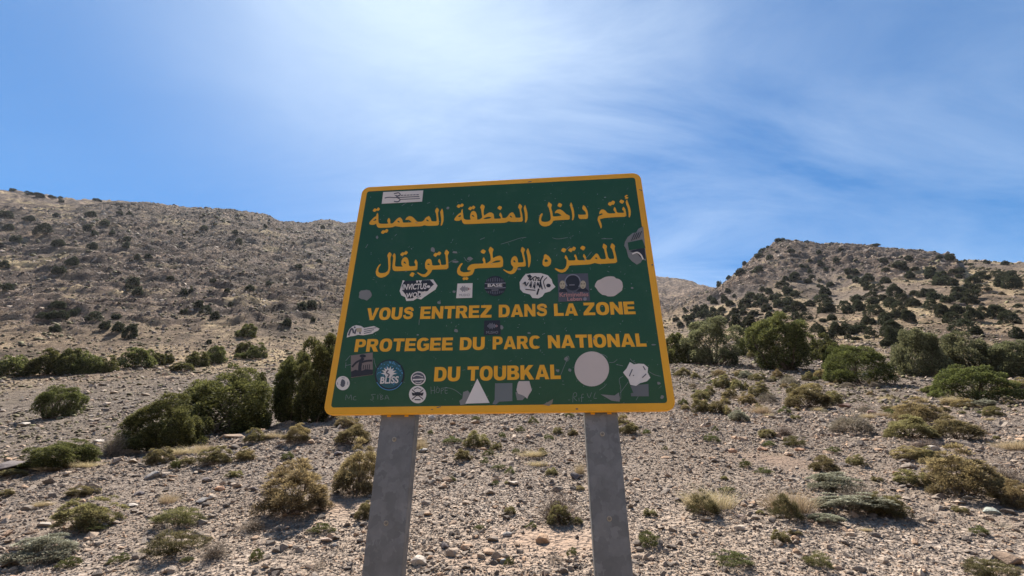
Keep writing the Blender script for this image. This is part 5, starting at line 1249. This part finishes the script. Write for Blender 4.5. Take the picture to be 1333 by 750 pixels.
# torn black and white sticker
s = sticker([(524.5, 364.8), (528, 366.5), (564, 364), (569.5, 372), (567, 377), (560, 381.5), (552, 387), (548, 390), (543, 388.5), (538, 391.5), (529, 392), (527.5, 387), (522.5, 384.5), (520.3, 379), (522.5, 372)], WHITE, 'torn black and white sticker with a sports box name')
prnt(s, [[(526.5, 366.4), (541.5, 365.4), (543, 369.5), (545, 365.4), (547.5, 369.4), (549.5, 365.2), (560, 364.8), (565, 370.5), (561, 374), (557, 379), (549, 381), (548, 386.5), (544, 387.6), (541, 385.5), (537, 388.6), (530.5, 389), (528, 383.5), (523.4, 378), (523.2, 372)]], BLACK)
text(s, 'INVICTUS', 523.5, 378.2, 555.5, 376.8, 523.5, 370.6, WHITE, 4, .03, .1); text(s, 'WOD', 528.5, 388.5, 549, 386.6, 529, 382.0, WHITE, 4, .03)
prnt(s, [stroke([(544, 379.5), (550, 380.6), (554, 379.6)], .9), circ(558, 373.5, 2.4, 1.7, 8)], WHITE, 3)
def bars(s, cx_, cy_, k_, mat, mat2):
    hs = (2, 4.5, 7.5, 5.5, 8, 4, 5.5, 2.5)
    prnt(s, [_seg([(cx_ - 5.6 * k_ + i * 1.45 * k_, cy_ - h * .5 * k_), (cx_ - 5.6 * k_ + i * 1.45 * k_, cy_ + h * .5 * k_)], .8 * k_) for i, h in enumerate(hs)], mat)
    prnt(s, [_seg([(cx_ + (3.0 + i * 1.45) * k_ + 2.4 * k_, cy_ - h * .5 * k_), (cx_ + (3.0 + i * 1.45) * k_ + 2.4 * k_, cy_ + h * .5 * k_)], .8 * k_) for i, h in enumerate((3.4, 1.8))], mat2)
s = sticker([(595.6, 369.4), (615.2, 368.8), (614.6, 387.8), (593.9, 388.3)], WHITE, 'white square sticker with a sound wave of dark bars'); bars(s, 605, 376.4, 1, DARK, PINK); text(s, 'MUSHO', 598, 386.2, 611.8, 385.8, 598, 383.0, MIDG, 3, .0)
s = sticker([(630.2, 417.5), (651, 417.0), (651.8, 436.0), (630, 436.6)], BLACK, 'black square sticker with a sound wave of pale bars'); bars(s, 640.6, 424.6, 1, MIDG, PINK); text(s, 'MUSHO', 633, 435, 648.4, 434.7, 633, 431.4, MIDG, 3, 0)
s = sticker(circ(644.6, 372.4, 14, 13.2), BLACK, 'round black sticker with a grey band of lettering')
prnt(s, [[(631.2, 369), (658, 368.2), (658.4, 369.2), (631, 370)], [(631, 375), (658.3, 374.3), (658, 375.3), (631.3, 376)], _seg([(640, 378), (649, 377.7)], .9)] + [_seg([(634 + i * 2.3, 361 + abs(4.5 - i) * .7), (634 + i * 2.3, 366.8)], .5) for i in range(10)] + [_seg([(634 + i * 2.3, 379.4), (634 + i * 2.3, 383.8 - abs(4.5 - i) * .6)], .5) for i in range(10)], MIDG)
text(s, 'BASE', 635, 374.2, 654, 373.7, 635, 370.2, WHITE, 4, .02)
# torn round logo sticker
s = sticker([(684, 357.2), (692, 355.8), (704, 355.8), (713, 358.5), (718, 364), (719.5, 369), (723, 373.5), (716, 379.5), (709, 381.5), (706, 386), (701, 388.6), (693, 388), (690, 383.5), (681, 381), (677, 376.5), (676.3, 367.5), (680, 362)], WHITE, 'torn white sticker with black brush script')
prnt(s, [[(686, 359), (690, 357.6), (693, 361), (688, 362)], stroke([(688, 364.5), (691, 361.5), (690, 366), (694, 361.5)], 1.3), stroke([(695, 366), (694, 362), (698, 360.5), (697, 366)], 1.3), stroke([(700, 366), (702, 362), (699, 362), (703, 366)], 1.2),
 stroke([(680, 371), (684, 367.5), (684, 373), (688, 368)], 1.4), stroke([(689, 374), (692, 367), (691, 375)], 1.5), stroke([(694, 375.5), (696.5, 367.5), (696, 376)], 1.5), stroke([(699, 375), (700, 368), (703, 375), (703, 367.5)], 1.4), _seg([(699, 384), (701.5, 376)], 2.2), _seg([(684, 377), (697, 378.2)], 1.1), stroke([(707, 359.5), (703.6, 366), (706, 377)], 1.6), stroke([(712, 361.5), (707.6, 367), (710, 376)], 1.1), circ(714, 372, 3, 2.4, 10)], BLACK)
# dark square with two pale faces
s = sticker([(726, 357), (765.2, 356), (768.2, 391.8), (727, 393.2)], DARK, 'dark square sticker with two pale heads and pink blackletter words')
prnt(s, [circ(745.5, 368, 10, 10.5), [(727, 380), (731, 375), (737, 377), (739, 381)], [(750, 380), (754, 376), (762, 375), (767, 380)]], BLACK)
prnt(s, [stroke([(738, 373), (735.5, 366), (740, 359.5), (747, 358), (753, 361), (755.5, 368), (753.5, 374)], 1.5), _seg([(741, 371.4), (748, 371.2)], 1.0)], MIDG, 3)
for cx_ in (732.2, 758.8):
    prnt(s, [circ(cx_, 371, 3.9, 5.4, 14)], SKIN, 3); prnt(s, [_seg([(cx_ - 2.6, 370), (cx_ - .8, 370.2)], .9), _seg([(cx_ + .8, 370.2), (cx_ + 2.4, 370)], .9), _seg([(cx_ - 1.2, 374.2), (cx_ + 1.2, 374.2)], .6)], BLACK, 4)
text(s, 'Kriminelles', 728.5, 387.0, 766.0, 386.2, 728.5, 381.4, PINK, 4, .02); text(s, 'Leben', 738.5, 392.4, 757.5, 391.8, 738.5, 387.4, PINK, 4, .02)
prnt(s, [circ(761.5, 389.6, 2.3, 2.3, 10)], MIDG, 4)
sticker(circ(793.4, 373, 18.2, 12.6, 30, .07, 4), PALE, 'blank torn oval sticker right of the dark square one')
sticker([(837.2, 295), (831, 298), (828, 303), (823.5, 303.5), (817, 309), (813.5, 315), (812.5, 320), (815.5, 325), (818, 335), (823, 340.5), (829, 344.6), (834, 342), (836.5, 338), (840.6, 339.4), (840.6, 330)], BARE, 'torn sticker remains at the upper right edge')
s = sticker([(817, 316), (836, 312), (840.2, 323), (818.5, 326)], GREEN, None, lay=2); s.name = 'paint_patch'
s2 = sticker([(819, 327), (839, 322.5), (840.3, 337), (836, 338), (830, 331)], BLACK, None, lay=2); s2.name = 'paint_patch'; prnt(s2, [stroke([(823, 331), (829, 329), (834, 332), (837, 338)], 1.8)], WHITE, 3)
prnt(s, [_seg([(822 + i * 3, 313.5 - i), (826 + i * 3, 304.5 - i)], .9) for i in range(4)], BLACK, 3)
sticker(circ(475.6, 384, 8.6, 7.0, 14, .13, 9), BARE, 'small grey scab of an old sticker at the left')
# running figure sticker
s = sticker([(451.6, 439.5), (452.5, 434), (455, 428.5), (459, 425), (464, 423.5), (470, 424.5), (474, 427), (487, 424.6), (494, 428), (492, 430.6), (487.5, 432.6), (485, 434.5), (473, 436.6), (466, 436), (461, 437.5), (456, 438)], WHITE, 'small white sticker of a runner with speed lines')
prnt(s, [stroke([(454, 437), (456.5, 430), (459, 428.5), (460.5, 434)], 2.2), stroke([(462, 435), (464, 429), (468, 430), (469, 435)], 1.8), circ(462, 426.3, 1.2, 1.2, 8)] + [_seg([(474, 429.2 + i * 2.6), (490 - i * 3, 426.8 + i * 2.6)], .8) for i in range(3)], DARK)
prnt(s, [[(464, 427.5), (471, 427.0), (471, 432), (465, 432.6)]], SKIN, 2)
s = sticker([(456.9, 463), (485.3, 459), (485.4, 488), (457.2, 491.8)], BROWN, 'brown square sticker with a black figure')
prnt(s, [[(457.3, 484), (463, 481.5), (470, 483.5), (476, 481), (485.3, 481.5), (485.3, 487.6), (457.3, 491.2)], stroke([(469, 487), (468.6, 479), (470, 471), (473, 466)], 4.2), stroke([(458.5, 478), (464, 472), (470, 469)], 2.4), stroke([(470, 472), (478, 470), (484.6, 469.6)], 2.6), circ(472.5, 463.7, 4.2, 2.2, 10)] + [_seg([(473 + i * 2.6, 481), (473.6 + i * 2.6, 475.4 - i * .3)], .8) for i in range(4)], BLACK)
# round blue sticker
s = sticker(circ(507.3, 488.3, 19.4, 20.2, 40), BLACK, 'large round dark and blue sticker, a white sun over the word BLISS')
prnt(s, [circ(507.3, 487.6, 17.4, 17.8, 36)], paint('teal_print', (.03, .12, .14), .5, False), 2)
gs2 = random.Random(2); dots = []
for i in range(95):
    a = gs2.uniform(0, 2 * math.pi); r_ = 17 * math.sqrt(gs2.random()); x, y = 507.3 + r_ * math.cos(a), 487 + r_ * math.sin(a)
    if y < 489 or gs2.random() < .12: dots.append(circ(x, y, gs2.uniform(.5, .95), None, 6))
prnt(s, dots, BLUE, 3)
prnt(s, [circ(506.5, 486.5, 5.6, 5.6, 18)] + [[(506.5 + 5 * math.cos(a - .3), 486.5 + 5 * math.sin(a - .3)), (506.5 + 10.5 * math.cos(a), 486.5 + 9.5 * math.sin(a)), (506.5 + 5 * math.cos(a + .3), 486.5 + 5 * math.sin(a + .3))] for a in [R(180 + 26 * i) for i in range(8)]], WHITE, 4)
prnt(s, [stroke([(506, 482), (503.5, 485.5), (507, 488), (505, 491.5)], 1.7)], DARK, 5)
text(s, 'BLISS', 495.2, 500.2, 519.0, 499.2, 495.2, 491.0, WHITE, 6, .03)
prnt(s, [stroke([(491, 498), (497, 505), (507, 508), (517, 505), (523.5, 498)], .9)], BLUE, 3)
s = sticker(circ(446.4, 498.9, 8.9, 9.2, 28), WHITE, 'small round white sticker with a dark head, bottom left'); prnt(s, [circ(446.6, 498.2, 3.3, 4.3, 10, .15, 3), stroke([(443.6, 500.5), (446, 503.4), (448.6, 501.5)], 1.6)] , DARK); prnt(s, [_seg([(439.6, 498), (439.9, 501)], .7), _seg([(453, 497), (452.7, 501)], .7), _seg([(445, 492), (449, 492.2)], .7)], MIDG)
s = sticker(circ(544.6, 492.7, 9.7, 8.9, 28), WHITE, 'small dark oval sticker with a white rim'); prnt(s, [circ(544.6, 492.7, 8.3, 7.5, 26)], DARK, 2); prnt(s, [stroke([(538, 491), (543, 488.6), (551, 491)], .9), _seg([(537.5, 494.6), (551.8, 494)], 1.8), stroke([(541, 497.6), (545, 498.6), (549, 497.2)], .8)], WHITE, 3)
s = sticker(circ(543.7, 513.7, 11.2, 11.4, 30), WHITE, 'round white sticker with a crossed black badge'); prnt(s, [_seg([(536.5, 507.5), (551, 520)], 1.1), _seg([(551, 507.5), (536.5, 520)], 1.1), circ(543.8, 513, 4.6, 2.6, 14), [(536, 511), (540, 512), (540, 515.5), (537, 515)], [(551.6, 511), (547.6, 512), (547.6, 515.5), (550.6, 515)], stroke([(539, 507), (543.7, 505), (548.6, 507)], .9), _seg([(540, 520.5), (547.6, 520.5)], 1.3)], BLACK)
# triangle, squares and scraps along the bottom
sticker([(603, 510.5), (609, 508.5), (612, 512), (608, 526), (599.5, 527.6), (598, 522), (602, 519)], BARE, 'grey glue scab left of the white triangle')
sticker([(621.4, 493.0), (637.4, 524.6), (605.8, 525.6)], WHITE, 'white triangular sticker touching the bottom line of text', lay=2)
sticker([(644.5, 499.2), (667, 498.8), (667, 522.2), (650, 523), (645.5, 526.8), (641, 526.2), (644, 520)], paint('faded_grey', (.17, .19, .19), .6, False), 'faded grey square right of the white triangle')
sticker([(671, 511), (676, 508), (684, 517), (680, 521), (673, 521)], BARE, 'grey scrap beneath the pale shield-shaped remnant')
sticker([(675.5, 496.4), (689, 496.2), (690.5, 501.5), (692.4, 508), (688, 515), (686.4, 519.2), (682, 515.5), (674.5, 512.5), (672.3, 508), (673.8, 500)], PALE, 'pale shield-shaped remnant right of the grey square', lay=2)
sticker(circ(770.3, 480.4, 22.5, 22.7, 48), PALE, 'big blank round pale sticker at the lower right')
sticker([(820.5, 502), (844, 500), (844.5, 516), (821.5, 516), (821, 512), (824.5, 511.5)], paint('faded_grey_patch', (.15, .16, .165), .6, False), 'grey block beneath the torn white splash')
sticker([(819.8, 471.5), (825, 474.5), (831, 473.6), (838, 474), (843.5, 478.5), (843, 485), (846.5, 492), (842, 496.5), (833, 499), (828, 502.5), (820.5, 501), (818, 494), (811, 485), (815.5, 480)], WHITE, 'torn white splash of a sticker at the lower right', lay=2)
prnt(sign, [_seg([(819, 490), (823, 481)], 1.3), _seg([(837, 477), (840, 482)], 1.2), _seg([(836, 492), (841, 487)], 1.2), circ(824.5, 489, .9, .8, 6)], DARK, 3, 'glue_mark')
sticker([(782, 513.5), (800, 515), (805.5, 511), (807, 519), (806.5, 523), (796, 521.6)], BARE, 'grey wedge-shaped glue scab near the bottom right')
sticker([(707, 527), (714, 523), (720, 519.6), (719, 525), (715, 528.5)], paint('dirt_scab', (.26, .22, .17), .7, False), 'brownish scab on the bottom border')
# scratches, graffiti and specks
gr = [[(450, 521), (451, 514), (454, 519), (457, 514), (458, 521)], [(463.5, 516), (460.5, 517), (460.5, 520.5), (464, 520.6)], [(489, 513.5), (483.5, 513.8), (486, 517), (485, 521), (482, 520)], [(492, 520), (492, 514)], [(495.5, 520.4), (495.6, 514.4), (498.5, 515.4), (496, 517.2), (499, 519), (495.5, 520.4)], [(501, 520.4), (503.6, 514.6), (506.6, 520.6)], [(502, 518.3), (506, 518.1)],
      [(561, 503.5), (561.4, 513)], [(565.5, 503), (565.8, 512.5)], [(561, 508.6), (566, 508.2)], [(569, 505), (567.6, 510), (571, 511), (572, 506), (569, 505)], [(574.4, 513), (574.6, 505.5), (577.4, 506.8), (574.8, 509.2)], [(582.4, 504.6), (579.6, 505), (579.8, 512), (583, 511.6)], [(579.8, 508.4), (582.6, 508.2)], [(577, 505), (586, 505.5), (594, 509), (601, 514.5)],
      [(450.5, 472), (449.8, 479)], [(450, 476), (457, 474.6)], [(486.5, 466), (488, 473), (490, 479)], [(546, 415.5), (545.4, 423)], [(456, 463), (450, 470)], [(730, 488), (734, 478), (738, 468)], [(736, 466), (739.5, 463.5), (740.6, 468), (737, 471)], [(782.5, 461), (788, 463), (790.5, 466)], [(793, 472), (799, 471.6), (803.5, 468)], [(802, 474.6), (811, 476.4)],
      [(745.6, 524), (746.4, 513), (750, 511.5), (750.6, 515.4), (747, 517.6), (751, 522)], [(753.6, 518), (753.8, 522.5)], [(757, 523.5), (757.4, 514), (760, 513.4)], [(755.6, 518), (760, 517.4)], [(764, 512), (767, 518), (770, 511)], [(775, 511), (773, 518), (777, 518.6)], [(780, 508), (786, 504), (789.5, 500)], [(808, 520), (808, 505), (806, 494), (811, 490)], [(807, 512), (813, 504), (818, 497)], [(828, 521), (832, 514)], [(846, 508), (855, 506), (861, 502.6), (858, 505)], [(845, 484), (852, 488), (860, 490)], [(820, 467), (824, 471), (828, 473)],
      [(652, 318), (664, 314.5), (676, 310.5), (685, 309)], [(719, 309.6), (726, 311.2), (739, 309.4)], [(770, 328), (765, 334), (760, 340)], [(783, 311), (797, 311)], [(583, 343), (590, 339), (594, 337.5)], [(560, 372), (565, 369)], [(476, 323), (479, 318)], [(523, 268), (530, 263.6)], [(556, 265), (560, 263.6)], [(737, 325), (742, 321)], [(604, 335), (609, 341), (613, 339)], [(625, 312), (631, 309.6)]]
polys = [stroke(p, .55) if len(p) > 2 else _seg(p, .6) for p in gr]
g4 = random.Random(11)
def inside(x, y): t = (y - 243) / 298; return 478 - 48 * t < x < 828 + 40 * t and 252 - .05 * (x - 480) < y < 526
while len(polys) < 330:
    x, y = g4.uniform(430, 872), g4.uniform(235, 526)
    if not inside(x, y): continue
    if g4.random() < .6 : polys.append(circ(x, y, g4.uniform(.25, .75) * (2.2 if g4.random() < .07 else 1), g4.uniform(.25, .6) * 1.2, 5, .3, len(polys)))
    else:
        a = g4.gauss(-.4, .7); L_ = g4.uniform(1, 4); polys.append(_seg([(x, y), (x + L_ * math.cos(a), y + L_ * math.sin(a))], g4.uniform(.25, .55)))
prnt(sign, polys, paint('scratch', (.22, .25, .235), .6, False), 0, 'paint_scratches')['kind'] = 'stuff'
blobs = [circ(x, y, rx, ry, 9, .25, int(x)) for x, y, rx, ry in ((583, 271, 2, 1.6), (563.7, 325.5, 2.4, 3.4), (592.5, 328.6, 3.2, 1.6), (612, 337, 3.6, 2.2), (593, 341, 3.6, 1.6), (491, 309, 1.6, 2), (591, 380, 2.2, 1.6), (571.5, 394, 2.4, 1.8), (594, 430.6, 2.6, 2.6), (653, 426.5, 2.2, 2.6), (823, 375, 1.6, 1.4), (742, 482, 2, 2), (726, 482.5, 2.4, 2), (737, 467.6, 3, 2.4), (850.6, 448.8, 3, 1), (857.5, 499, 2.2, 1.8), (861.8, 517, 2.2, 2.2), (688.6, 433.6, 2, 1.2), (651, 425, 1.6, 1.6), (773, 441, 1.6, 1.2), (544, 436, 1.4, 1), (676, 350.5, 2.6, 1.2))]
prnt(sign, blobs, BARE, 0, 'paint_chips')['kind'] = 'stuff'
prnt(sign, [_seg([(568.5, 531), (574, 529.4)], 1.0), circ(751, 532.5, 2.0, .9, 6), circ(849, 345, 1.2, 1.0, 6), _seg([(832, 247), (836, 248.4)], .8), _seg([(687, 237.4), (692, 236.4)], .8), _seg([(561, 533.6), (564, 533)], .8)], DARK, 1, 'border_nicks')['kind'] = 'stuff'

# ------------------------------------------------ posts (galvanised channel), bolts, rails, brackets
def chan(name, uc, w, dp, z0, z1, off):
    """C-channel standing behind the panel: web towards the viewer, flanges going back, small radius at the corners"""
    t_ = .006; r_ = .006; V, Fc = [], []
    prof = [(-w / 2, dp), (-w / 2, r_), (-w / 2 + r_ * .3, r_ * .3), (-w / 2 + r_, 0), (w / 2 - r_, 0), (w / 2 - r_ * .3, r_ * .3), (w / 2, r_), (w / 2, dp), (w / 2 - t_, dp), (w / 2 - t_, t_), (-w / 2 + t_, t_), (-w / 2 + t_, dp)]
    n_ = len(prof)
    for z in (z0, z1): V += [(uc + x, off + y, z) for x, y in prof]
    for i in range(n_): j = (i + 1) % n_; Fc.append((i, j, j + n_, i + n_))
    for b_ in (0, n_):
        for q in ((1, 2, 3, 10), (3, 4, 9, 10), (4, 5, 6, 9), (6, 7, 8, 9), (0, 1, 10, 11)): Fc.append([b_ + i for i in q])
    me = bpy.data.meshes.new(name); me.from_pydata(V, [], Fc); me.materials.append(STEEL); me.update(); return obj(name, me, sign)
OFFP = .026
def postu(px, py): return on(px, py, -OFFP)[0]
posts = []
for (lt, rt, lb, rb) in (((494.2, 542), (539.2, 542), (471.5, 750), (523.5, 750)), ((761.8, 536), (804.8, 536), (773.6, 750), (823.7, 750))):
    w = ((postu(*rt) - postu(*lt)) + (postu(*rb) - postu(*lb))) / 2; uc = (postu(*rt) + postu(*lt) + postu(*rb) + postu(*lb)) / 4
    print('POST', uc, w, postu(*lt), postu(*lb), postu(*rt), postu(*rb)); posts.append((chan('post', uc, w, .055, -.4, v1 - .06, OFFP), uc, w))
def bolt(px, py, parent):
    u, v = on(px, py, -OFFP); bm = bmesh.new()
    for r_, h0, h1 in ((.0088, 0, .0022), (.0055, .0022, .006)):
        seg = 20 if r_ > .008 else 6
        res = bmesh.ops.create_cone(bm, cap_ends=True, segments=seg, radius1=r_, radius2=r_ * .92, depth=h1 - h0)
        for vv in res['verts']: vv.co.z += (h0 + h1) / 2
    me = bpy.data.meshes.new('bolt'); 
    for vv in bm.verts: x, y, z = vv.co; vv.co = (u + x, OFFP - z, v + y)
    bm.to_mesh(me); bm.free(); me.materials.append(BOLT); me.materials.append(NUT)
    for p_ in me.polygons: p_.material_index = 1 if max(math.hypot(me.vertices[i].co.x - u, me.vertices[i].co.z - v) for i in p_.vertices) < .0058 else 0
    obj('bolt', me, parent)
for (px, py, k_) in ((513.3, 572, 0), (502.7, 681, 0), (784.2, 565, 1), (793.2, 675.3, 1)): bolt(px, py, posts[k_][0])
def boxm(name, x0, x1, y0, y1, z0, z1, mat, parent=sign):
    V = [(x, y, z) for x in (x0, x1) for y in (y0, y1) for z in (z0, z1)]; Fc = [(0, 1, 3, 2), (4, 6, 7, 5), (0, 4, 5, 1), (2, 3, 7, 6), (0, 2, 6, 4), (1, 5, 7, 3)]
    me = bpy.data.meshes.new(name); me.from_pydata(V, [], Fc); bm = bmesh.new(); bm.from_mesh(me); bmesh.ops.bevel(bm, geom=list(bm.edges), offset=min(x1 - x0, y1 - y0, z1 - z0) * .15, segments=1, affect='EDGES'); bmesh.ops.recalc_face_normals(bm, faces=bm.faces); bm.to_mesh(me); bm.free(); me.materials.append(mat); return obj(name, me, parent)
for q, uc, w in posts:
    for dx in (-.25, .25): boxm('bracket', uc + dx * w - .008, uc + dx * w + .008, .0245, .0258, v0 - .006, v0 + .03, ORANGE)
for zz in (.22, .8): boxm('rail', u0 + .08, u1 - .08, .083, .105, v0 + zz * (v1 - v0) - .02, v0 + zz * (v1 - v0) + .02, STEEL)
# ---------------------------------------------------------------- thin haze volume, added to lift and soften the far hills
hz = bpy.data.materials.new('added_haze'); hz.use_nodes = True; ht = hz.node_tree; ht.nodes.clear()
ho = ht.nodes.new('ShaderNodeOutputMaterial'); hv = ht.nodes.new('ShaderNodeVolumePrincipled'); ht.links.new(hv.outputs[0], ho.inputs['Volume'])
hv.inputs['Color'].default_value = (.86, .90, .97, 1); hv.inputs['Density'].default_value = .00007; hv.inputs['Anisotropy'].default_value = .3
zt = float(max(Z.max(), ZB.max())) + 20; zb = float(min(Z.min(), ZB.min())) - 2
bm = bmesh.new(); bmesh.ops.create_cube(bm, size=1)
for v_ in bm.verts: v_.co = (v_.co.x * 1840, v_.co.y * 1840, zb if v_.co.z < 0 else zt)
me = bpy.data.meshes.new('added_haze'); bm.to_mesh(me); bm.free(); me.materials.append(hz); tag(obj('added_haze', me), kind='stuff')
